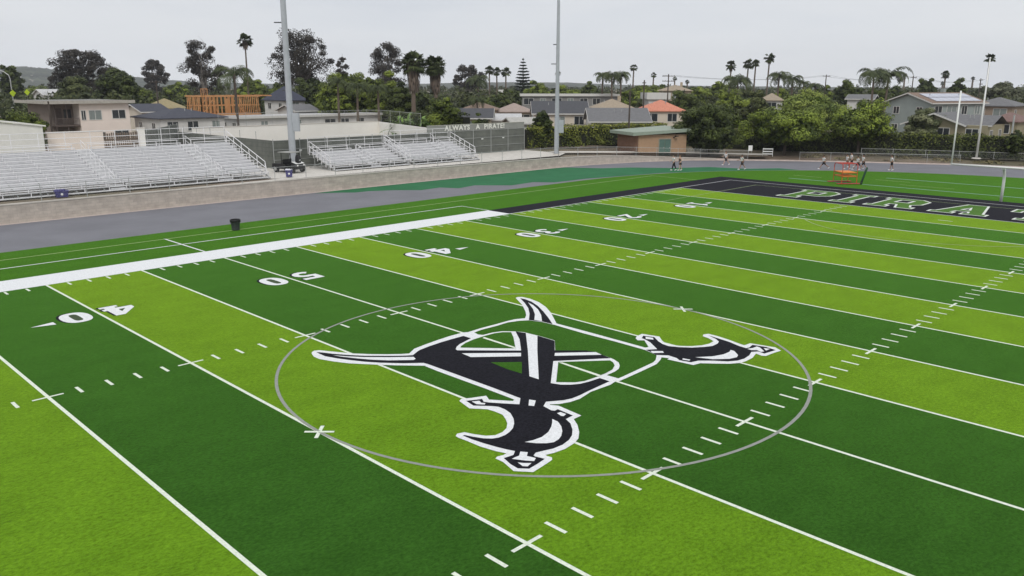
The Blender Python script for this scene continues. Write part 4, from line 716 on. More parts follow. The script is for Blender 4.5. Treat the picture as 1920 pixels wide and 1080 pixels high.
m = MB(); m.b2(2.83, 2.94, -.07, -.003, 0, 2.27); m.b2(4.58, 4.69, -.07, -.003, 0, 2.27); m.b2(2.945, 4.575, -.07, -.003, 2.16, 2.27); m.build('door_frame', mat('frame_tan', (.30, .26, .2), .7), hut)
m = MB(); m.beam((4.95, -.05, 2.35), (5.15, -.4, 2.55), .12, .12); m.b2(5.0, 5.4, -.62, -.36, 2.5, 2.62); m.build('wall_lamp', black_m, hut)
# white notice board, barrier, rack of hurdles by the bend
nb_ = empty('notice_board', (78.9, 59.9, .5), R(-35), 'small white notice board on the fence by the bend', 'sign')
m = MB(); m.b2(-.28, .28, -.02, .02, .55, 1.25); m.build('panel', white_p, nb_); m = MB(); m.tube([(-.2, .04, 0), (-.2, .04, 1.2)], .02, 6); m.tube([(.2, .04, 0), (.2, .04, 1.2)], .02, 6); m.build('legs', galv, nb_)
br_ = empty('barrier_gate', (79.9, 57.9, .35), R(-52), 'white barred barrier beside the notice board', 'barrier')
m = MB()
for z in (.3, .62, .95): m.b2(-.6, .6, -.02, .02, z, z+.12)
m.build('bars', white_p, br_); m = MB(); m.tube([(-.62, 0, 0), (-.62, 0, 1.12)], .03, 6); m.tube([(.62, 0, 0), (.62, 0, 1.12)], .03, 6); m.build('posts', white_p, br_)
rk = empty('hurdle_rack', (74.0, 64.9, .5), R(-35), 'grey tube rack standing right of the brown shed', 'rack')
m = MB()
for i in range(7): x = -1.2+i*.4; m.tube([(x, 0, 0), (x, 0, .8), (x+.12, .0, .92), (x+.24, 0, .8), (x+.24, 0, 0)], .02, 6)
m.build('hoops', galv, rk); m = MB(); m.tube([(-1.4, 0, .05), (1.5, 0, .05)], .025, 6); m.tube([(-1.4, 0, .5), (1.5, 0, .5)], .02, 6); m.build('rails', galv, rk)
# ================================================================ PEOPLE ON THE TRACK
skin_m = mat('skin', (.30, .17, .11), .55, .08, 20); skin_m2 = mat('skin_light', (.48, .31, .23), .55, .08, 20)
hair_m = mat('hair', (.012, .009, .008), .6, .2, 30); hair_b = mat('hair_brown', (.10, .05, .025), .6, .2, 30)
shirt_w = mat('shirt_white', (.72, .72, .72), .8, .05, 12); cloth_b = mat('cloth_black', (.012, .012, .014), .8, .2, 12); shoe_w = mat('shoe_white', (.72, .72, .70), .6, .05)
def skinned(name, verts, edges, m, parent, sub=1):
    """verts: (x,y,z,rx[,ry]); grown with the Skin modifier into one continuous surface, then frozen"""
    me = bpy.data.meshes.new(name); me.from_pydata([v[:3] for v in verts], edges, []); o = bpy.data.objects.new(name, me); col.objects.link(o)
    md = o.modifiers.new('skin', 'SKIN'); md.use_smooth_shade = True
    for i, v in enumerate(verts): me.skin_vertices[0].data[i].radius = (v[3], v[4] if len(v) > 4 else v[3])
    me.skin_vertices[0].data[0].use_root = True
    s = o.modifiers.new('sub', 'SUBSURF'); s.levels = sub; s.render_levels = sub
    dg = bpy.context.evaluated_depsgraph_get(); dg.update(); m2 = bpy.data.meshes.new_from_object(o.evaluated_get(dg)); bpy.data.objects.remove(o); bpy.data.meshes.remove(me)
    m2.materials.clear(); m2.materials.append(m); o = bpy.data.objects.new(name, m2); col.objects.link(o); o.parent = parent; return o
def person(x, y, face, label, stride=.3, H=1.72, kind='runner', skin=skin_m, hair=hair_m, pants='shorts', lean=.06, armb=.8):
    """faces +x before turning by `face`"""
    t = empty('person', (x, y, .012), face, label, 'person', 'people walking and running on the track'); k = H/1.72
    L = lambda p: tuple(v*k for v in p)
    hip = .92; th, sh = .43, .44
    def leg(s, a, bend):
        kx, kz = math.sin(a)*th, -math.cos(a)*th; ax, az = kx+math.sin(a-bend)*sh, kz-math.cos(a-bend)*sh
        return (kx, s*.09, hip+kz), (ax, s*.09, hip+az), (ax+.14*math.cos(a-bend), s*.095, hip+az-.05+.14*math.sin(max(a-bend, -.6))*.6)
    f_ = leg(1, stride, stride*.35); b_ = leg(-1, -stride*.9, stride*.55)
    low = min(f_[1][2], f_[2][2], b_[1][2], b_[2][2])-.045; dz = -low
    V = [(0,0,hip,.115,.15), (lean*.4,0,1.1,.10,.135), (lean*.8,0,1.28,.12,.165), (lean,0,1.42,.09,.13), (lean,0,1.50,.052), (lean+.015,0,1.58,.075,.07), (lean+.03,0,1.66,.092,.078), (lean+.02,0,1.73,.06)]
    E_ = [(i, i+1) for i in range(7)]
    V.append((lean+.125,0,1.625,.016)); E_.append((6, 8))     # nose
    for s in (-1, 1): V.append((lean+.02, s*.092, 1.635, .018)); E_.append((6, len(V)-1))   # ears
    hands = []
    for s, sw in ((1, -stride), (-1, stride)):
        sx = (lean, s*.185, 1.40); ex = (lean+math.sin(sw)*.29, s*.225, 1.40-math.cos(sw)*.29); fa = sw+armb; wx = (ex[0]+math.sin(fa)*.24, s*.215, ex[2]-math.cos(fa)*.24); hd_ = (wx[0]+math.sin(fa)*.08, s*.21, wx[2]-math.cos(fa)*.08)
        n0 = len(V); V += [(*sx,.062), (*ex,.044), (*wx,.03), (*hd_,.034,.02)]; E_ += [(3, n0), (n0, n0+1), (n0+1, n0+2), (n0+2, n0+3)]; hands.append((sx, ex))
        for q in range(4):
            l = (.085, .095, .09, .07)[q]; c = .5; V.append((hd_[0]+math.sin(fa+c)*l, hd_[1]+(q-1.5)*.02, hd_[2]-math.cos(fa+c)*l, .009)); E_.append((n0+3, len(V)-1))
        V.append((wx[0]+math.sin(fa+.9)*.09, wx[1]-s*.035, wx[2]-math.cos(fa+.9)*.09, .011)); E_.append((n0+2, len(V)-1))
    for s, lg in ((1, f_), (-1, b_)):
        n0 = len(V); V += [(0, s*.09, hip-.04, .092), (*lg[0], .06), (*lg[1], .04), (*lg[2], .035)]; E_ += [(0, n0), (n0, n0+1), (n0+1, n0+2), (n0+2, n0+3)]
    tr = lambda V: [(v[0]*k, v[1]*k, (v[2]+dz)*k)+tuple(q*k for q in v[3:]) for v in V]
    skinned('body', tr(V), E_, skin, t)
    if kind != 'dress':
        S = [(0,0,hip+.03,.135,.17), (lean*.4,0,1.1,.125,.16), (lean*.8,0,1.28,.14,.185), (lean,0,1.41,.105,.15), (lean,0,1.455,.062)]; SE = [(0,1),(1,2),(2,3),(3,4)]
        for s_, e_ in hands:
            n0 = len(S); q = tuple(a+(b-a)*.62 for a, b in zip(s_, e_)); S += [(*s_, .08), (*q, .068)]; SE += [(3, n0), (n0, n0+1)]
        skinned('shirt', tr(S), SE, shirt_w, t)
    else:
        S = [(0,0,hip-.02,.135,.17), (lean*.4,0,1.1,.11,.145), (lean*.8,0,1.28,.132,.175), (lean,0,1.41,.10,.14)]; skinned('top', tr(S), [(0,1),(1,2),(2,3)], cloth_b, t)
    P = [(0,0,hip+.04,.13,.165)]; PE = []
    for s, lg in ((1, f_), (-1, b_)):
        n0 = len(P); q = tuple(a+(b-a)*(.92) for a, b in zip((0, s*.09, hip-.04), lg[0])); P += [(0, s*.09, hip-.05, .11), (*q, .088)]; PE += [(0, n0), (n0, n0+1)]
        if pants == 'long': P.append((*[a+(b-a)*.92 for a, b in zip(lg[0], lg[1])], .058)); PE.append((n0+1, len(P)-1))
    if kind == 'dress': P = [(0,0,hip+.05,.14,.175), (0,0,hip-.12,.17,.21), (.0,0,hip-.34,.20,.235)]; PE = [(0,1),(1,2)]
    skinned('skirt' if kind == 'dress' else ('trousers' if pants == 'long' else 'shorts'), tr(P), PE, cloth_b, t)
    m = MB(); m.ball(tuple(c*k for c in (lean, 0, 1.685+dz)), (.108*k, .098*k, .088*k), 12, 8)
    if kind == 'dress' or hair is hair_b: m.ball(tuple(c*k for c in (lean-.07, 0, 1.56+dz)), (.06*k, .085*k, .16*k), 10, 6)
    m.build('hair', hair, t, smooth=True)
    m = MB()
    for s in (-1, 1): m.ball(tuple(c*k for c in (lean+.108, s*.033, 1.665+dz)), .012*k, 6, 4)
    m.build('eyes', black_m, t); m = MB(); m.ball(tuple(c*k for c in (lean+.106, 0, 1.59+dz)), (.01*k, .026*k, .009*k), 6, 4); m.build('mouth', mat('lips', (.25, .08, .07), .6), t)
    for lg in (f_, b_):
        m = MB(); a_ = Vector(lg[1]); b2_ = Vector(lg[2]); d = (b2_-a_); m.tube([tuple((q)*k for q in (p.x, p.y, p.z+dz)) for p in (a_-d*.25+Vector((0,0,-.035)), a_+d*.3+Vector((0,0,-.02)), b2_+d*.3, b2_+d*.55)], [.045*k, .055*k, .05*k, .025*k], 8); m.build('shoe', shoe_w, t, smooth=True)
    return t
TD = lambda x, y, s=1: math.atan2(x-44, -(y-24.4))+(0 if s > 0 else math.pi)   # along the bend, counter-clockwise
PP = PEOPLE
person(*PP[0], R(135), 'person in white shirt and long dark trousers, walking left of the woman in black', .3, 1.74, pants='long', skin=skin_m2)
person(*PP[1], R(150), 'woman in black dress with bare legs, walking beside the dark trousered person', .25, 1.70, kind='dress', skin=skin_m2, hair=hair_b)
person(*PP[2], TD(*PP[2]), 'long haired runner in white shirt farthest back, in front of the concrete ramp', .55, 1.70, hair=hair_b, skin=skin_m2)
person(*PP[3], TD(*PP[3]), 'runner in white shirt and dark shorts below the notice board', .5, 1.76)
person(*PP[4], TD(*PP[4]), 'runner with long stride, just left of the red training chute', .7, 1.76)
person(*PP[5], TD(*PP[5]), 'runner in white shirt right behind the red training chute, nearer its middle', .35, 1.75)
person(*PP[6], TD(*PP[6]), 'runner partly hidden behind the right half of the red training chute', .35, 1.72, skin=skin_m2)
person(*PP[7], TD(*PP[7]), 'runner in wide stride just right of the red training chute', .75, 1.72)
person(*PP[8], TD(*PP[8]), 'runner right above the leaning green dummy, close behind another', .45, 1.78)
person(*PP[9], TD(*PP[9]), 'runner alone at the right, legs together, dark hair', .22, 1.74)
# ================================================================ NEIGHBOURHOOD
GZ = 1.25
glass = mat('window_glass', (.03, .035, .04), .12, .3, 2, spec=.6); glass_l = mat('window_curtain', (.22, .25, .24), .25, .2, 3, stretch=(8, 8, .5))
trim = mat('window_trim', (.62, .61, .58), .6, .05)
WALLC = {'white': (.60,.59,.57), 'cream': (.60,.54,.45), 'tan': (.40,.33,.24), 'grey': (.23,.225,.22), 'bluegrey': (.30,.335,.32), 'brownwall': (.30,.235,.18), 'olive': (.285,.255,.165)}
ROOFC = {'slate': (.062,.066,.085), 'slateblue': (.05,.055,.08), 'whiteroof': (.50,.50,.50), 'greyroof': (.155,.155,.16), 'charcoal': (.07,.072,.08), 'brownroof': (.21,.15,.115), 'redtile': (.52,.185,.115), 'lightroof': (.42,.41,.38), 'tanroof': (.33,.27,.20), 'redbrown': (.19,.12,.105), 'strawroof': (.30,.25,.14), 'pinkroof': (.34,.27,.235)}
def wallm(k): return mat('wall_'+k, WALLC[k], .9, .07, .8, 6)
def roofm(k):
    if k == 'redtile':
        return mat('roof_'+k, (.50,.17,.10), .8, .25, 3, c2=(.60,.25,.17), stretch=(2.2, 2.2, 2.2), bump=.8, bscale=9)
    return mat('roof_'+k, ROOFC[k], .9, .16, 2.5, 8, bump=.4, bscale=12)
def add_window(parent, cx, z, w, h, face, dep, wid, pane=None, cross=True):
    """face: 'F' front (-y), 'L' left (-x), 'R' right (+x); a frame standing proud with its pane inside"""
    P = {'F': lambda a, d, q: (a, -dep/2-d, q), 'L': lambda a, d, q: (-wid/2-d, -a, q), 'R': lambda a, d, q: (wid/2+d, a, q)}[face]
    m = MB()
    def bar(a0, a1, q0, q1, d0, d1): p, q = P(a0, d0, q0), P(a1, d1, q1); m.b2(p[0], q[0], p[1], q[1], q0, q1)
    t = .07
    bar(cx-w/2-t, cx-w/2, z-t, z+h+t, .004, .07); bar(cx+w/2, cx+w/2+t, z-t, z+h+t, .004, .07)
    bar(cx-w/2+.001, cx+w/2-.001, z-t, z, .004, .06); bar(cx-w/2+.001, cx+w/2-.001, z+h, z+h+t, .004, .06)
    if cross: bar(cx-.03, cx+.03, z+.002, z+h-.002, .004, .055)
    f_ = m.build('window', trim, parent); m = MB()
    bar(cx-w/2+.003, cx+w/2-.003, z+.003, z+h-.003, .005, .03); m.build('pane', pane or glass, f_)
    return f_
def house(kind, x, y, rz, w, d, eave, rise, wc, rc, label, seed=0):
    t = empty('house', (x, y, GZ), R(rz), label, 'house', 'houses of the neighbourhood'); H = eave-GZ; rn = random.Random(seed); ov = .45
    m = MB(); m.b2(-w/2, w/2, -d/2, d/2, -.3, H)
    if kind == 'gable':
        for s_ in (-1, 1): X = s_*w/2; m.add([(X, -d/2, H), (X, d/2, H), (X, 0, H+rise-.06), (X-s_*.2, -d/2, H), (X-s_*.2, d/2, H), (X-s_*.2, 0, H+rise-.06)], [(0,1,2), (3,5,4), (0,2,5,3), (1,4,5,2)])
    if kind == 'cross':
        for s_ in (-1, 1): Y_ = s_*d/2; m.add([(-w/2, Y_, H), (w*.22, Y_, H), (-w*.14, Y_, H+rise-.06), (-w/2, Y_-s_*.2, H), (w*.22, Y_-s_*.2, H), (-w*.14, Y_-s_*.2, H+rise-.06)], [(0,1,2), (3,5,4), (0,2,5,3), (1,4,5,2)])
    m.build('wall', wallm(wc), t)
    a, c, e = w/2+ov, d/2+ov, .14; drop = rise*ov/(d/2)
    m = MB(); z0 = H-drop+.02
    if kind == 'flat':
        m.b2(-a, a, -c, c, H+.003, H+rise); m.build('roof', roofm(rc), t)
        m = MB(); m.b2(-a-.03, a+.03, -c-.03, -c-.002, H-.05, H+rise+.06); m.b2(-a-.03, -a-.002, -c, c, H-.05, H+rise+.06); m.build('fascia', trim, t)
    elif kind == 'hip':
        k = max(.15, a-c)
        V = lambda o: [(-a,-c,z0+o),(a,-c,z0+o),(a,c,z0+o),(-a,c,z0+o),(-k,0,H+rise+o),(k,0,H+rise+o)]
        m.add(V(e), [(0,1,5,4),(2,3,4,5),(1,2,5),(3,0,4)]); m.add(V(0), [(4,5,1,0),(5,4,3,2),(5,2,1),(4,0,3)])
        b0 = len(m.v)-12; m.f += [(b0+6+i, b0+6+(i+1) % 4, b0+(i+1) % 4, b0+i) for i in range(4)]
        m.build('roof', roofm(rc), t)
    else:
        def gab(X0, X1, cc, zz0, zr, along='x'):
            if along == 'x': V = lambda o: [(X0,-cc,zz0+o),(X1,-cc,zz0+o),(X1,0,zr+o),(X0,0,zr+o),(X1,cc,zz0+o),(X0,cc,zz0+o)]
            else: V = lambda o: [(X0,-c-.1,zz0+o),(X0,c+.1,zz0+o),((X0+X1)/2,c+.1,zr+o),((X0+X1)/2,-c-.1,zr+o),(X1,c+.1,zz0+o),(X1,-c-.1,zz0+o)]
            m.add(V(e), [(0,1,2,3),(3,2,4,5)]); m.add(V(0), [(3,2,1,0),(5,4,2,3)]); b0 = len(m.v)-12; lo = b0+6
            for i, j in ((0,1),(1,2),(2,4),(4,5),(5,3),(3,0)): m.f.append((lo+i, lo+j, b0+j, b0+i))
        if kind == 'gable': gab(-a, a, c, z0, H+rise)
        else:
            gab(-w/2-.5, w*.22+.5, c, H-.18, H+rise, 'y'); m.build('roof', roofm(rc), t, bevel=0)
            m = MB(); m.add([(w*.0,-c+.9,H-.1),(a,-c+.9,H-.1),(a,.4,H+rise-.15),(w*.0,.4,H+rise-.15),(a,c,H-.1),(w*.0,c,H-.1)], [(0,1,2,3),(3,2,4,5)])
        m.build('roof', roofm(rc), t)
        m = MB(); ee = e+.012
        if kind == 'gable':
            for X in (-a-.02, a+.02): m.beam((X, -c, z0+.02), (X, 0, H+rise+.02), .05, .17); m.beam((X, 0, H+rise+.02), (X, c, z0+.02), .05, .17)
            m.beam((-a, -c-.02, z0+.03), (a, -c-.02, z0+.03), .05, .16)
        else:
            xm = (-w/2-.5+w*.22+.5)/2; m.beam((-w/2-.52, -c-.14, H-.15), (xm, -c-.14, H+rise+.05), .06, .2); m.beam((xm, -c-.14, H+rise+.05), (w*.22+.52, -c-.14, H-.15), .06, .2); m.beam((w*.22+.5, -c+.86, H-.06), (a, -c+.86, H-.06), .05, .16)
        m.build('barge_board', trim, t)
    for st in range(2 if H > 4.8 else 1):
        zb = H-1.75-st*2.75; n = max(1, int(w/2.6))
        for i in range(n):
            cx = -w/2+(i+.5)*w/n+rn.uniform(-.2, .2)
            if rn.random() < .85: add_window(t, cx, zb, rn.choice((1.1, 1.5, 2.0)), 1.25, 'F', d, w, rn.choice((glass, glass, glass_l)))
        for f_ in ('L', 'R'):
            for cx in (-d/4, d/4):
                if rn.random() < .7: add_window(t, cx, zb, 1.1, 1.05, f_, d, w)
    if kind != 'flat' and w > 6:
        m = MB(); m.b2(-.3, .3, -.3, .3, 0, 1.1); o = m.build('chimney', wallm(wc), t) if rn.random() < .4 else None
        if o: o.location = (w*.2, .6, H+rise*.75)
        for i in range(2): m = MB(); m.tube([(0, 0, 0), (0, 0, .55)], .06, 8); o = m.build('vent_pipe', galv, t); o.location = (rn.uniform(-w*.3, w*.3), -d*.18, H+rise*.62)
    m = MB(); xd = rn.uniform(-w*.3, w*.3); m.b2(xd-.45, xd+.45, -d/2-.05, -d/2-.003, 0, 2.05); o = m.build('door', mat('door_brown', (.12, .08, .06), .6), t)
    return t
HO = [house(*h, seed=i) for i, h in enumerate(HOUSES)]
# solar panels on the blue grey house (main roof slope faces -y in its own frame)
si = [i for i, h in enumerate(HOUSES) if h[8] == 'bluegrey'][0]; hs = HO[si]; w, d, rise, H = HOUSES[si][4], HOUSES[si][5], HOUSES[si][7], HOUSES[si][6]-GZ
sol = mat('solar_cell', (.40, .42, .50), .18, .08, 3, spec=.8)
for i in range(6):
    for j in range(2):
        m = MB(); m.b2(-.78, .78, -.85, .85, 0, .05); o = m.build('solar_panel', sol, hs); sl_ = math.atan2(rise, d/2)
        yy = -d/2+1.0+j*1.85; o.location = (-w*.30+i*1.62-.4, yy, H+(yy+d/2)*math.tan(sl_)+.2); o.rotation_euler = (sl_, 0, 0)
# two storey apartment block with recessed balconies
ap = empty('apartment_block', (20.2, 130, GZ), 0, 'beige two storey apartment block with flat roof and balconies', 'building')
pinkb = mat('beige_stucco', (.78, .68, .61), .9, .05, .5, 6); bal = mat('balcony_brown', (.115, .09, .078), .8, .2, 3)
x0, x1, yf, Ht = -2.3, 4.2, -4.0, 5.75
m = MB(); m.b2(x0, x1, yf, 8, -.3, Ht); m.build('wall', pinkb, ap)
m = MB(); m.b2(x0-3.0, x0-.003, yf+2.6, 8, -.3, Ht); o = m.build('balcony_wall', mat('shade_beige', (.22, .18, .155), .9, .08, .6), ap)  # shade of the balcony recess is put into this darker wall colour
m = MB(); m.b2(x0-4.3, x1+.6, yf-.7, 9, Ht+.003, Ht+.30); m.build('roof', mat('roof_flat', (.22, .215, .20), .9, .1, .6), ap)
m = MB(); m.b2(x0-4.36, x1+.66, yf-.76, yf-.702, Ht-.06, Ht+.36); m.b2(x0-4.36, x0-4.302, yf-.70, 9, Ht-.06, Ht+.36); m.build('fascia', mat('fascia_cream', (.40, .375, .33), .8), ap)
m = MB(); m.b2(x0-3.0, x0-.003, yf+.2, yf+2.59, 2.72, 2.9); m.build('balcony_floor', bal, ap)
m = MB(); m.b2(x0-3.0, x0-.01, yf+.2, yf+.25, 3.75, 3.83)
for i in range(20): m.b2(x0-2.95+i*.155, x0-2.91+i*.155, yf+.21, yf+.24, 2.902, 3.748)
m.build('balcony_railing', bal, ap)
for x in (x0-2.95, x0-1.5): m = MB(); m.b2(x-.06, x+.06, yf+.3, yf+.42, -.3, Ht); m.build('balcony_post', bal, ap)
for cx, z, w, h, pn in ((-1.85, 3.55, .5, 1.2, glass), (-.35, 3.55, 1.55, 1.2, glass_l), (2.75, 3.65, 1.7, 1.1, glass), (-1.7, .7, .45, 1.2, glass), (-.1, .75, 1.5, 1.05, glass), (2.9, .55, 1.8, 1.45, glass)):
    P_ = {'cx': cx}; f_ = add_window(ap, cx, z, w, h, 'F', 8.0, 12, pn)
for z in (.1, 3.0):
    m = MB(); m.b2(x0-2.4, x0-1.5, yf+2.55, yf+2.597, z, z+2.05); m.build('door', bal, ap); m = MB(); m.b2(x0-1.2, x0-.3, yf+2.55, yf+2.597, z+.6, z+1.9); m.build('balcony_window', glass, ap)
# timber frame of a house under construction
tf = empty('timber_frame', (45.5, 140.5, GZ), 0, 'orange timber frame of a two storey house under construction', 'building')
lum = mat('fresh_lumber', (.52, .27, .115), .8, .3, 2, stretch=(8, 8, .7)); rn = random.Random(11)
TW, TD_, TH = 10.4, 6.0, 6.3
def studwall(p0, p1, z0, z1, step=.66, name='stud_wall'):
    p0, p1 = Vector(p0), Vector(p1); L_ = (p1-p0).length; n = int(L_/step); m = MB()
    for i in range(n+1):
        q = p0.lerp(p1, i/n); m.beam((q.x, q.y, z0+.1), (q.x, q.y, z1-.1), .10, .10)
    for z in (z0+.05, z1-.05): m.beam((p0.x, p0.y, z), (p1.x, p1.y, z), .12, .1)
    m.beam((p0.x, p0.y, (z0+z1)/2), (p1.x, p1.y, (z0+z1)/2), .06, .08)
    m.beam((p0.x+.02, p0.y+.05, z0+.1), (*(p0.lerp(p1, .22)).xy+Vector((0, .05)), z1-.1), .05, .12)
    return m.build(name, lum, tf)
cs = [(-TW/2, -TD_/2), (TW/2, -TD_/2), (TW/2, TD_/2), (-TW/2, TD_/2)]
for z0, z1 in ((0, 2.9), (3.3, TH)):
    for i in range(4): studwall(cs[i], cs[(i+1) % 4], z0, z1)
    for xx in (-2.5, 2.2): studwall((xx, -TD_/2+.2), (xx, TD_/2-.2), z0, z1)
    studwall((-TW/2+.2, 0), (TW/2-.2, 0), z0, z1)
m = MB(); m.b2(-TW/2-.05, TW/2+.05, -TD_/2-.05, TD_/2+.05, 2.95, 3.25); m.build('floor_deck', lum, tf)
m = MB(); m.b2(-TW/2+5.2, TW/2-4.4, -.5, -.45, 3.35, 5.9); m.build('sheathing', mat('plywood', (.50, .27, .12), .85, .12, 1), tf)
m = MB()
for x in (-3.6, -2.9): 
    for y in (-.4, .4): m.b2(x-.05, x+.05, y-.05, y+.05, TH+.0, TH+1.15)
m.b2(-3.65, -2.85, -.45, .45, TH+1.15, TH+1.25); m.build('chimney_frame', lum, tf)
for i in range(8): m = MB(); m.beam((-TW/2+i*1.8, -TD_/2, TH+.06), (-TW/2+i*1.8, TD_/2, TH+.06), .06, .2); m.build('joist', lum, tf)
# utility poles with crossarms and insulators
wood = mat('pole_wood', (.075, .06, .05), .9, .25, 3, stretch=(6, 6, .4))
PTOP = []
for i, (x, y, z, l) in enumerate(POLES):
    t = empty('utility_pole', (x, y, GZ-.2), R(-45+i*9), l, 'utility pole', 'wooden utility poles'); h = z-GZ+.2
    m = MB(); m.tube([(0, 0, 0), (0, 0, h)], [.15, .10], 8); m.build('shaft', wood if i not in (8,) else galv, t)
    if i in (0, 1, 3, 4, 5):
        for q in range(2 if i in (1, 5) else 1):
            m = MB(); m.beam((-1.2, -.1, h-.35-q*.9), (1.2, -.1, h-.35-q*.9), .1, .12); m.build('crossarm', wood, t)
            for xx in (-1.1, -.6, .6, 1.1): m = MB(); m.lathe((xx, -.1, h-.29-q*.9), [(.01, 0), (.05, .02), (.04, .12), (.01, .14)], 6); m.build('insulator', galv, t)
        PTOP.append((Vector((x, y, z-.3))))
    elif i in (2, 6, 7): m = MB(); m.b2(-.3, .3, -.08, .08, h-.5, h-.36); m.build('crossarm', wood, t)
for a, c in ((1, 2), (2, 3), (3, 4)):
    p, q = PTOP[a], PTOP[c]; t = empty('power_line', (p+q)/2, 0, 'thin sagging power lines strung between utility poles %s' % ('above the green trees', 'left of the drooping palms', 'above the solar panel roof')[a-1], 'power line')
    for dx in (-1.0, 1.0):
        m = MB(); m.tube([p.lerp(q, k/10)+Vector((dx*.7, -dx*.7, .1-1.1*4*(k/10)*(1-k/10)*.8)) for k in range(11)], .018, 4); m.build('wire', black_m, t, world=True)
# street lamp, crossing signs, parked white vehicles at the far left
sl2 = empty('street_lamp', (32.6, 214.4, GZ), 0, 'tall grey street lamp with curved arm at the left edge', 'street lamp')
m = MB(); m.tube([(0, 0, 0), (0, 0, 9.3), (-.15, .12, 10.1), (-.9, .8, 10.9), (-2.4, 2.0, 11.5)], [.14, .11, .1, .09, .08], 8); m.build('mast', galv, sl2); m = MB(); m.ball((-2.8, 2.3, 11.5), (.5, .3, .12), 10, 6); m.build('lamp_head', galv, sl2)
ysg = mat('sign_yellow_green', (.55, .72, .03), .5, .05)
for (x, y, z, l) in ((29.74, 202.9, 7.6, 'yellow green crossing sign by the street lamp'), (41.1, 235.2, 7.5, 'yellow green crossing sign right of the street lamp')):
    t = empty('traffic_sign', (x, y, GZ), R(20), l, 'traffic sign', 'yellow green crossing signs'); m = MB(); m.tube([(0, 0, 0), (0, 0, z-GZ+.6)], .05, 6); m.build('post', galv, t)
    m = MB(); m.prism([(-.75, 0), (0, -.75), (.75, 0), (0, .75)], -.02, .02); o = m.build('panel', ysg, t); o.rotation_euler = (R(90), 0, 0); o.location = (0, -.1, z-GZ)
def vehicle(x, y, rz, label, van=False, z=GZ):
    t = empty('parked_car', (x, y, z), rz, label, 'car', 'white vehicles parked at the far left'); L_, W2, Hh = (5.2, 1.9, 2.2) if van else (4.4, 1.8, 1.45)
    pr = [(-L_/2, .35), (L_/2, .35), (L_/2, .8), (L_*.36, .95), (L_*.2, Hh), (-L_*.46, Hh), (-L_/2, .95)]
    m = MB(); m.extr([(-p[0], p[1]) for p in pr][::-1], -W2/2, W2/2); o = m.build('body', white_p, t, bevel=.06)
    m = MB(); m.b2(-W2/2-.004, W2/2+.004, -L_*.17, L_*.4, Hh*.62, Hh*.9); m.build('window', glass, t)
    for yy in (-L_*.32, L_*.32):
        for xx in (-W2/2+.05, W2/2-.05): m = MB(); m.tube([(xx-.12, yy, .33), (xx+.12, yy, .33)], .33, 14); m.build('wheel', black_m, t)
    for xx in (-.6, .6): m = MB(); m.b2(xx-.18, xx+.18, -L_/2-.01, -L_/2+.05, .62, .75); m.build('headlight', trim, t)
    return t
vehicle(43.7, 258.0, R(30), 'white van parked at the left edge below the street lamp', True); vehicle(52.7, 262, R(70), 'white car parked right of the white van'); vehicle(58.5, 252, R(80), 'white car behind the flat apartment roof at far left')
# ================================================================ VEGETATION
bark = mat('bark', (.085, .068, .055), .95, .3, 5, stretch=(4, 4, .6)); bark_l = mat('bark_pale', (.26, .235, .21), .9, .2, 4, stretch=(3, 3, .5)); palm_bark = mat('palm_bark', (.14, .11, .085), .95, .25, 6, stretch=(1, 1, 5))
LM = {'tree': leafmat('leaf_green', (.013, .025, .005), (.235, .295, .038)), 'dark': leafmat('leaf_dark', (.009, .017, .005), (.112, .145, .028)), 'light': leafmat('leaf_light', (.045, .08, .014), (.32, .38, .075)), 'olive': leafmat('leaf_olive', (.025, .036, .010), (.13, .15, .045)), 'ficus': leafmat('leaf_ficus', (.020, .038, .006), (.27, .345, .042)), 'bush': leafmat('leaf_bush', (.06, .08, .03), (.24, .25, .13)), 'grey': leafmat('leaf_grey', (.055, .065, .035), (.16, .17, .10)),
 'euc': leafmat('leaf_eucalyptus', (.015, .013, .011), (.062, .054, .041)), 'palm': leafmat('leaf_palm', (.022, .034, .013), (.10, .125, .045)), 'skirt': leafmat('palm_skirt', (.045, .034, .026), (.165, .125, .095)), 'hedge': leafmat('leaf_hedge', (.020, .032, .006), (.17, .195, .030)), 'hedge_dark': leafmat('leaf_hedge_dark', (.012, .020, .005), (.085, .105, .022)), 'hedgetop': leafmat('leaf_hedge_young', (.09, .115, .012), (.30, .31, .05)), 'banana': leafmat('leaf_banana', (.045, .09, .015), (.16, .26, .045)), 'pine': leafmat('leaf_pine', (.012, .022, .012), (.035, .055, .028))}
def quads(name, V, tone, m, parent, fs=4):
    """V: (n,fs,3) leaf polygons; tone: (n,)"""
    n = len(V); me = bpy.data.meshes.new(name); me.vertices.add(n*fs); me.vertices.foreach_set('co', np.asarray(V, np.float32).ravel())
    me.loops.add(n*fs); me.loops.foreach_set('vertex_index', np.arange(n*fs, dtype=np.int32)); me.polygons.add(n); me.polygons.foreach_set('loop_start', np.arange(0, n*fs, fs, dtype=np.int32))
    try: me.polygons.foreach_set('loop_total', np.full(n, fs, np.int32))
    except Exception: pass
    a = me.attributes.new('tone', 'FLOAT', 'FACE'); a.data.foreach_set('value', np.clip(tone, 0, 1).astype(np.float32)); me.update(calc_edges=True); me.materials.append(m)
    o = bpy.data.objects.new(name, me); col.objects.link(o); o.parent = parent; return o
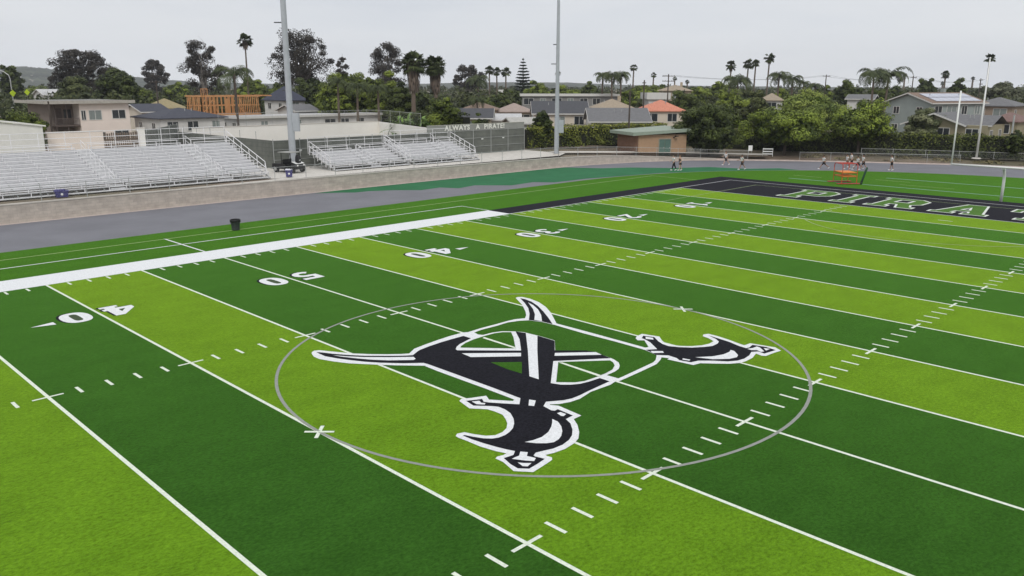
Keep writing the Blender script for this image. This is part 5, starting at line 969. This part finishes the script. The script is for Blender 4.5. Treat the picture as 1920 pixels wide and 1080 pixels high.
def leafcloud(rg, P, Nn, size, asp=.6, jit=.42):
    """one bent-free leaf spray per point, facing roughly along Nn"""
    n = len(P); Nn = Nn+rg.normal(0, jit, (n, 3)); Nn /= np.linalg.norm(Nn, axis=1)[:, None]+1e-9
    r_ = rg.normal(0, 1, (n, 3)); T = np.cross(Nn, r_); T /= np.linalg.norm(T, axis=1)[:, None]+1e-9; B = np.cross(Nn, T)
    s = (size*rg.uniform(.6, 1.35, n))[:, None]/2
    return np.stack([P-T*s, P-B*s*asp, P+T*s, P+B*s*asp], 1)
def blobs(rg, C, rad, per, size, flat=1., up=.0, jit=.42):
    """leaf points on clump shells; returns quads and tones"""
    Vs, Ts = [], []
    for c, rr_ in zip(C, rad):
        k = max(8, int(per*rg.uniform(.8, 1.2))); d = rg.normal(0, 1, (k, 3)); d /= np.linalg.norm(d, axis=1)[:, None]
        q = rr_*rg.uniform(.35, 1.08, k)**.6; P = c+d*q[:, None]*np.array([1, 1, flat]); Vs.append(leafcloud(rg, P, d+np.array([0, 0, up]), size, .6, jit)); Ts.append(np.clip(rg.normal(rg.uniform(.15, .85), .16, k), 0, 1))
    return np.concatenate(Vs), np.concatenate(Ts)
def limb(m, a, c, r0, r1, rg, n=4):
    a, c = Vector(a), Vector(c); L_ = (c-a).length; pts = [a.lerp(c, i/n)+Vector(rg.normal(0, .04, 3))*L_*(0 if i in (0, n) else 1)+Vector((0, 0, -.08*L_*math.sin(math.pi*i/n)*-1)) for i in range(n+1)]
    m.tube(pts, [r0+(r1-r0)*i/n for i in range(n+1)], 6)
def broadleaf(x, y, H, W_, label, mk, seed, D, low=.18, group='garden trees', z=GZ):
    rg = np.random.default_rng(seed); t = empty('tree', (x, y, z), 0, label, 'tree', group); a = W_/2
    zb = H*low; cz = zb+.40*(H-zb); hz = (H-zb)*.62; K = int(np.clip(26+W_*3.2, 30, 75))
    d = rg.normal(0, 1, (K, 3)); d /= np.linalg.norm(d, axis=1)[:, None]; d[:, 2] = np.where(d[:, 2] < -.5, -d[:, 2]*.7, d[:, 2])
    rad = rg.uniform(.42, .86, K)**.8; lump = 1+.16*np.sin(d[:, 0]*4+seed)+.12*np.cos(d[:, 1]*5+seed*2)
    C = d*rad[:, None]*lump[:, None]*np.array([a, a, hz])*.94+np.array([0, 0, cz]); br = rg.uniform(.17, .30, K)*min(a, hz*1.5)
    size = max(.24, D/812*2.0); area = 4*math.pi*(np.mean(br)**2); per = np.clip(area*2.3/(size*size*.6), 30, 280)
    V, T = blobs(rg, C, br, per, size, .62, .55, .30)
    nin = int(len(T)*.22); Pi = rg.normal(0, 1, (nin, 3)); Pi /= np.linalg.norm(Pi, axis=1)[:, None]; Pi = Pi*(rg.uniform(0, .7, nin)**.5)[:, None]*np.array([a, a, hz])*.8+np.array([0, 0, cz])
    V = np.concatenate([V, leafcloud(rg, Pi, rg.normal(0, 1, (nin, 3)), size*2.3, .8)]); T = np.concatenate([T, rg.uniform(0, .4, nin)])  # inner leaves take the shadow-dark end of the tone
    quads('crown', V, T, LM[mk], t)
    m = MB(); r0 = max(.12, H*.028); m.tube([(0, 0, -.2), (.02, .0, H*.12), (rg.normal(0, .1), rg.normal(0, .1), H*.45)], [r0*1.25, r0, r0*.6], 8); top = Vector(m.v[-1])
    for i in rg.choice(K, min(9, K), False): limb(m, (0, 0, H*rg.uniform(.16, .4)), C[i], r0*.45, r0*.1, rg)
    m.build('trunk', bark, t); return t
def eucalyptus(x, y, H, W_, label, seed, D, z=GZ):
    rg = np.random.default_rng(seed); t = empty('eucalyptus_tree', (x, y, z), 0, label, 'tree', 'tall eucalyptus trees'); a = W_/2
    K = int(np.clip(W_*2.2, 22, 44)); lo = .34 if H > 14 else .3; C = []
    for i in range(K*2):
        s = rg.uniform(lo, 1); wd = a*(.55+.45*math.sin(math.pi*min(1, (s-lo)/(1-lo)*.85+.15)))*(.86 if s > .85 else 1); an = rg.uniform(0, 2*math.pi); q = rg.uniform(.15, .86)**.7
        C.append((math.cos(an)*wd*q, math.sin(an)*wd*q, H*s*(1-.10*q*q)))
    C = np.array(C); C[:, 2] = np.minimum(C[:, 2], H*.93); br = rg.uniform(.14, .32, len(C))*min(a*1.15, H*.34); size = max(.3, D/812*1.5)
    V, T = blobs(rg, C, br, np.clip(4*math.pi*np.mean(br)**2*1.9/(size*size*.6), 30, 220), size, .72); quads('crown', V, T, LM['euc'], t)
    m = MB(); r0 = H*.024; m.tube([(0, 0, -.2), (rg.normal(0, .2), rg.normal(0, .2), H*.3), (rg.normal(0, .5), rg.normal(0, .5), H*.6)], [r0*1.3, r0, r0*.55], 8)
    for i in range(0, len(C), 2): limb(m, (0, 0, H*rg.uniform(.2, .5)), C[i], r0*.45, r0*.08, rg, 5)
    for i in range(5): limb(m, C[rg.integers(len(C))], C[rg.integers(len(C))]+np.array([0, 0, H*.12]), r0*.12, r0*.03, rg)
    m.build('trunk', bark_l if seed % 2 else bark, t); return t
def fan_palm(x, y, H, W_, label, seed, D, shaggy=False, z=GZ):
    rg = np.random.default_rng(seed); t = empty('fan_palm', (x, y, z), 0, label, 'palm', 'fan palms'); a = W_/2; lean = rg.normal(0, .012, 2)*H; top = np.array([lean[0], lean[1], H-a*.95])
    m = MB(); r0 = .34 if shaggy else max(.22, D*.0010); m.tube([(0, 0, -.2), (lean[0]*.3, lean[1]*.3, H*.4), tuple(top)], [r0*1.35, r0, r0*.8], 10); m.build('trunk', palm_bark, t)
    Q, T = [], []; nf = 80 if shaggy else 46 if D < 200 else 30
    for i in range(nf):
        el = math.asin(rg.uniform(-.75, 1)); az = rg.uniform(0, 2*math.pi); d = np.array([math.cos(el)*math.cos(az), math.cos(el)*math.sin(az), math.sin(el)]); L_ = a*rg.uniform(.42, .56); c = top+d*L_; sd = np.cross(d, [0, 0, 1.]); sd /= np.linalg.norm(sd)+1e-6; up = np.cross(sd, d); tn = rg.uniform(.1, .9)
        for j in range(9):
            an = (j-4)*.33; e = d*math.cos(an)+sd*math.sin(an); tip = c+e*a*.56*(1-.1*abs(j-4)/4)+np.array([0, 0, -.16*a*abs(rg.normal(1, .4))]); wv = np.cross(e, up)*.075*a*(1 if D < 200 else 1.6); md = c+e*a*.3
            Q.append([c, md-wv, tip, md+wv]); T.append(tn)
        wv = sd*.02*a; Q.append([top-wv, top+wv, c+wv, c-wv]); T.append(tn)
    quads('crown', np.array(Q), np.array(T), LM['palm'], t)
    if shaggy or D < 240:
        Q, T = [], []; ns = 340 if shaggy else 60; Ls = H*.30 if shaggy else a*.9; rs = a*.54 if shaggy else a*.42
        for i in range(ns):
            az = rg.uniform(0, 2*math.pi); s = rg.uniform(0, 1); zz = top[2]-s*Ls+a*.1; rr_ = rs*(1-.35*s)*rg.uniform(.55, 1); c = np.array([top[0]+rr_*math.cos(az), top[1]+rr_*math.sin(az), zz]); L_ = a*rg.uniform(.3, .55); sd = np.array([-math.sin(az), math.cos(az), 0])*a*.09; tip = c+np.array([math.cos(az)*.05*a, math.sin(az)*.05*a, -L_]); Q.append([c+np.array([-math.cos(az)*rr_*.5, -math.sin(az)*rr_*.5, L_*.25]), c-sd, tip, c+sd]); T.append(rg.uniform(0, 1))
        quads('skirt', np.array(Q), np.array(T), LM['skirt'], t)
    return t
def feather_palm(x, y, H, W_, label, seed, D, z=GZ, low=False):
    rg = np.random.default_rng(seed); t = empty('feather_palm', (x, y, z), 0, label, 'palm', 'feather palms'); a = W_/2; top = np.array([rg.normal(0, .1), rg.normal(0, .1), max(H-a*.62, H*.3)])
    m = MB(); r0 = max(.17, D*.0011); m.tube([(0, 0, -.2), (0, 0, top[2]*.5), tuple(top)], [r0*1.4, r0*1.05, r0*.85], 10); m.build('trunk', palm_bark, t); Q, T = [], []; nf = 24 if D < 150 else 18
    for i in range(nf):
        az = i*2.399+rg.normal(0, .15); up = rg.uniform(.25, 1.25); L_ = a*rg.uniform(1.1, 1.6); h = np.array([math.cos(az), math.sin(az), 0.]); p = top.copy(); el = up; ns = 12; sp = [p.copy()]
        for k in range(ns): p = p+(h*math.cos(el)+np.array([0, 0, 1.])*math.sin(el))*L_/ns; el -= .19*(1+.05*k); sp.append(p.copy())
        tn = rg.uniform(.1, .9); side = np.array([-h[1], h[0], 0.])
        for k in range(1, ns+1):
            d = sp[k]-sp[k-1]; ll = a*.34*math.sin(math.pi*(k/(ns+1))**.8)+.05*a
            for s in (-1, 1):
                for q in (.0, .5):
                    b_ = sp[k-1]+d*q; e = side*s*.75+d/np.linalg.norm(d)*.45+np.array([0, 0, -.62*rg.uniform(.3, 1.5)]); e /= np.linalg.norm(e); wv = d/np.linalg.norm(d)*.019*a*(1 if D < 150 else 1.5); Q.append([b_-wv, b_+e*ll*.5-wv, b_+e*ll, b_+e*ll*.5+wv]); T.append(np.clip(tn+rg.normal(0, .1), 0, 1))
            wv = side*.012*a; Q.append([sp[k-1]-wv, sp[k-1]+wv, sp[k]+wv, sp[k]-wv]); T.append(.7)
    quads('crown', np.array(Q), np.array(T), LM['palm'], t); return t
def norfolk_pine(x, y, H, W_, label, seed, D, z=GZ):
    rg = np.random.default_rng(seed); t = empty('norfolk_pine', (x, y, z), 0, label, 'tree'); a = W_/2; m = MB(); m.tube([(0, 0, -.2), (0, 0, H)], [.35, .04], 8); Q = []
    for i in range(16):
        s = i/15; zz = H*(.14+.83*s); rr_ = a*(1.0-s)**.75+.12
        for j in range(11):
            az = j*2*math.pi/11+i*.4+rg.normal(0, .08); tip = np.array([math.cos(az)*rr_, math.sin(az)*rr_, zz+rr_*.12]); b0 = np.array([0, 0, zz]); m.tube([tuple(b0), tuple(tip)], [.06, .02], 4)
            n = 80; k = rg.uniform(.12, 1.05, n); P = b0+(tip-b0)*k[:, None]+rg.normal(0, .13, (n, 3))*np.array([1, 1, .45])*rr_*.9; Q.append(leafcloud(rg, P, np.tile([0, 0, 1.], (n, 1)), max(.38, D/812*1.6)))
    m.build('trunk', bark, t); Q = np.concatenate(Q); quads('crown', Q, rg.uniform(0, 1, len(Q)), LM['pine'], t); return t
def banana(x, y, H, W_, label, seed, D, z=GZ):
    rg = np.random.default_rng(seed); t = empty('banana_plant', (x, y, z), 0, label, 'plant'); Q, T = [], []; m = MB(); a = W_/2
    for i in range(44):
        az = rg.uniform(0, 6.28); b0 = np.array([rg.normal(0, a*.35), rg.normal(0, a*.35), H*rg.uniform(.25, .55)]); m.tube([(b0[0]*.8, b0[1]*.8, -.1), tuple(b0)], [.09, .06], 6); p = b0; el = rg.uniform(.6, 1.35); L_ = H*rg.uniform(.35, .55); h = np.array([math.cos(az), math.sin(az), 0]); sd = np.array([-h[1], h[0], 0]); tn = rg.uniform(0, 1); k_ = 7; pv = None
        for k in range(k_+1):
            w_ = .2*math.sin(math.pi*(.12+.86*k/k_)); l, r_ = p-sd*w_+[0, 0, .08*w_], p+sd*w_
            if pv is not None: Q.append([pv[0], pv[1], r_, l]); T.append(tn+rg.normal(0, .07))
            pv = (l, r_); p = p+(h*math.cos(el)+np.array([0, 0, 1.])*math.sin(el))*L_/k_; el -= .26
    m.build('stem', bark, t); quads('leaves', np.array(Q), np.array(T), LM['banana'], t); return t
MK = {96: 'tree', 97: 'dark', 87: 'dark', 88: 'tree', 89: 'dark', 90: 'dark', 91: 'tree', 92: 'olive', 93: 'dark', 94: 'tree', 95: 'dark', 8: 'olive', 7: 'dark', 9: 'dark', 11: 'dark', 12: 'tree', 13: 'tree', 14: 'tree', 15: 'dark', 16: 'dark', 17: 'dark', 18: 'ficus', 19: 'light', 20: 'ficus', 21: 'dark', 22: 'dark', 23: 'dark', 24: 'grey', 25: 'bush', 26: 'dark', 29: 'dark', 34: 'olive', 41: 'dark', 42: 'grey', 43: 'dark', 45: 'dark', 46: 'grey'}
LOW = {96: 0., 97: 0., 10: .0, 12: .12, 14: .0, 15: .05, 16: .08, 17: .02, 18: .20, 19: .15, 20: .26, 11: 0., 13: 0., 87: 0., 88: 0., 89: 0., 90: 0., 91: 0., 92: 0., 25: .0, 26: 0.}
for i, (k, x, y, zt, w, l) in enumerate(TREES):
    D = (Vector((x, y, 9))-CAM).length*.95; H = zt-GZ; g0 = GZ
    if i in (17, 18, 20): g0 = .5; H = zt-g0
    if k == 'eucalyptus': eucalyptus(x, y, H, w, l, 100+i, D)
    elif k == 'tree': broadleaf(x, y, H, w, l, MK.get(i, 'tree'), 100+i, D, LOW.get(i, .12), z=g0)
    elif k == 'fan_palm': fan_palm(x, y, H, w, l, 100+i, D)
    elif k == 'shaggy_palm': fan_palm(x, y, H, w, l, 100+i, D, True)
    elif k == 'feather_palm': feather_palm(x, y, H, w, l, 100+i, D)
    elif k == 'norfolk_pine': norfolk_pine(x, y, H, w, l, 100+i, D)
    else: banana(x, y, H, w, l, 100+i, D)
def hedge(label, pts, z0, h, th, seed, top_young, side='hedge'):
    rg = np.random.default_rng(seed); c = pts[len(pts)//2]; t = empty('hedge', (c[0], c[1], z0), 0, label, 'hedge'); P = [Vector(p)-Vector(c[:2]) for p in pts]; Vs, Ns, Tn = [], [], []; tv, tn2 = [], []
    m = MB(); L = []
    for i in range(len(P)-1):
        a, b_ = P[i], P[i+1]; d = (b_-a); ln = d.length; d.normalize(); n_ = Vector((d.y, -d.x)); 
        if n_.dot(Vector((CAM.x-c[0], CAM.y-c[1]))) < 0: n_ = -n_
        q = [a+n_*-.15, b_+n_*-.15, b_+n_*(-th+.15), a+n_*(-th+.15)]; m.prism([tuple(v) for v in q], 0, h-.35)
        def pts_(k, f_): return np.array([f_(rg.uniform(0, ln), rg.uniform(0, 1)) for _ in range(k)])
        bump = lambda s, v: .22*math.sin(s*1.3+seed)+.14*math.sin(s*3.1+v*5)
        k = int(ln*h*46); F = pts_(k, lambda s, v: (*(a+d*s+n_*(bump(s, v)*.8+rg.uniform(-.2, .12))), v*h)); Vs.append(leafcloud(rg, F, np.tile([n_.x, n_.y, .25], (k, 1)), .30)); Tn.append(np.clip(rg.normal(.45+.25*np.sin(F[:, 0]*1.7+F[:, 2]*2.2), .22), 0, 1))
        k = int(ln*th*60); F = pts_(k, lambda s, v: (*(a+d*s-n_*v*th), h+bump(s, v)*.7+rg.uniform(-.28, .1))); tv.append(leafcloud(rg, F, np.tile([0, 0, 1.], (k, 1)), .28)); tn2.append(np.clip(rg.normal(.5, .25, k), 0, 1))
        k = int(ln*30); F = pts_(k, lambda s, v: (*(a+d*s+n_*(bump(s, v)*.8+rg.uniform(-.05, .2))), h-1.15*v*v)); tv.append(leafcloud(rg, F, np.tile([n_.x*.7, n_.y*.7, .6], (k, 1)), .27)); tn2.append(np.clip(rg.normal(.45, .25, k), 0, 1))
    e0 = P[0]; k = int(th*h*50); 
    m.build('core', mat('hedge_core', (.012, .014, .007), .95), t); quads('foliage', np.concatenate(Vs), np.concatenate(Tn), LM[side], t); quads('top_growth', np.concatenate(tv), np.concatenate(tn2), LM[top_young], t); return t
hedge('long clipped hedge with yellowish top behind the right light pole', [tuple(q) for q in HEDGEL], 1.2, 2.75, 1.6, 5, 'hedgetop')
hedge('long dark clipped hedge behind the track at right, under the olive house', [tuple(q) for q in HEDGER]+[(98.5, 18)], .55, 2.75, 1.6, 6, 'hedge', 'hedge_dark')
hedge('low dark clipped hedge above the white wall left of the lettered board', [tuple(q) for q in HEDGEM], 1.25, 4.5, 1.6, 7, 'dark', 'hedge_dark')
# weeds on the bank and the far wood that reads as one mass
rg = np.random.default_rng(3)
n = 5200; i0 = rg.integers(15, 20, n); s = rg.uniform(0, 1, n); dd = rg.uniform(1.0, 7, n)
P = np.array([(*(outward(int(i), float(d_)).lerp(outward(int(i)+1, float(d_)), float(q))), WALL[int(i)][2]+.05+.045*float(d_)) for i, q, d_ in zip(i0, s, dd)]); keep = np.sin(P[:, 0]*.9)+np.sin(P[:, 1]*1.3) > .35
tag(quads('bank_weeds', leafcloud(rg, P[keep], np.tile([0, 0, 1.], (keep.sum(), 1)), .28), rg.uniform(0, 1, keep.sum()), leafmat('weed_dry', (.09, .08, .03), (.26, .22, .11)), None), kind='stuff')
Vs, Ts = [], []
for i in range(900):
    D = 185+520*rg.uniform(0, 1)**1.5; az = YAW+R(rg.uniform(-36, 37)); c = np.array([CAM.x+D*math.cos(az), CAM.y+D*math.sin(az), 0]); w_ = rg.uniform(3, 6.5); h = rg.uniform(4.5, 8.2)+max(0, (D-260)*.004)
    K = 7; d = rg.normal(0, 1, (K, 3)); C = c+d*np.array([w_*.45, w_*.45, h*.12])+np.array([0, 0, GZ+h*.55]); v, tt = blobs(rg, C, rg.uniform(.35, .55, K)*w_*.75, 17, max(.8, D/812*1.9), .8); Vs.append(v); Ts.append(tt*.8)
    k = 14; Pz = c+rg.normal(0, 1, (k, 3))*np.array([w_*.5, w_*.5, h*.1])+np.array([0, 0, GZ+h*.25]); Vs.append(leafcloud(rg, Pz, rg.normal(0, 1, (k, 3)), 2.2, .8)); Ts.append(np.full(k, .1))
tag(quads('distant_trees', np.concatenate(Vs), np.concatenate(Ts), leafmat('leaf_far', (.022, .033, .012), (.10, .115, .034)), None), kind='stuff')
Vs = []
for i in range(260):
    a_ = rg.uniform(20, 36); D = rg.uniform(1500, 2050); az = YAW+R(a_); h = np.interp(a_, [15, 20, 24, 27, 30, 36], [4, 9, 19, 30, 40, 44])*math.sin(math.pi*min((D-1500)/800/.8, 1)*.5)**1.2-.5; c = np.array([CAM.x+D*math.cos(az), CAM.y+D*math.sin(az), h]); w_ = rg.uniform(1.5, 4); sd = np.array([math.sin(az), -math.cos(az), 0])*w_; up = np.array([0, 0, 1.])*rg.uniform(1.6, 3); bk = np.array([math.cos(az), math.sin(az), 0])*w_
    q = [c-sd, c+sd, c+sd+bk, c-sd+bk]; Vs += [[q[0], q[1], q[1]+up, q[0]+up], [q[1], q[2], q[2]+up, q[1]+up], [q[3], q[0], q[0]+up, q[3]+up], [q[0]+up, q[1]+up, q[2]+up, q[3]+up]]
tag(quads('hillside_houses', np.array(Vs), rg.uniform(0, 1, len(Vs)), leafmat('hillside_walls', (.2, .17, .14), (.5, .48, .45)), None), kind='stuff')
# ================================================================ AIR
HAZE = True
if HAZE:
    m = bpy.data.materials.new('haze_air'); m.use_nodes = True; t = m.node_tree; t.nodes.clear(); o_ = N(t, 'ShaderNodeOutputMaterial'); v = N(t, 'ShaderNodeVolumePrincipled'); v.inputs['Color'].default_value = (.9, .93, 1, 1); v.inputs['Density'].default_value = .00018; v.inputs['Anisotropy'].default_value = .2; t.links.new(v.outputs[0], o_.inputs['Volume'])
    b = MB(); b.b2(-2700, 2700, -2700, 2700, -1.05, 118); hz_ = b.build('haze', m); hz_['kind'] = 'stuff'
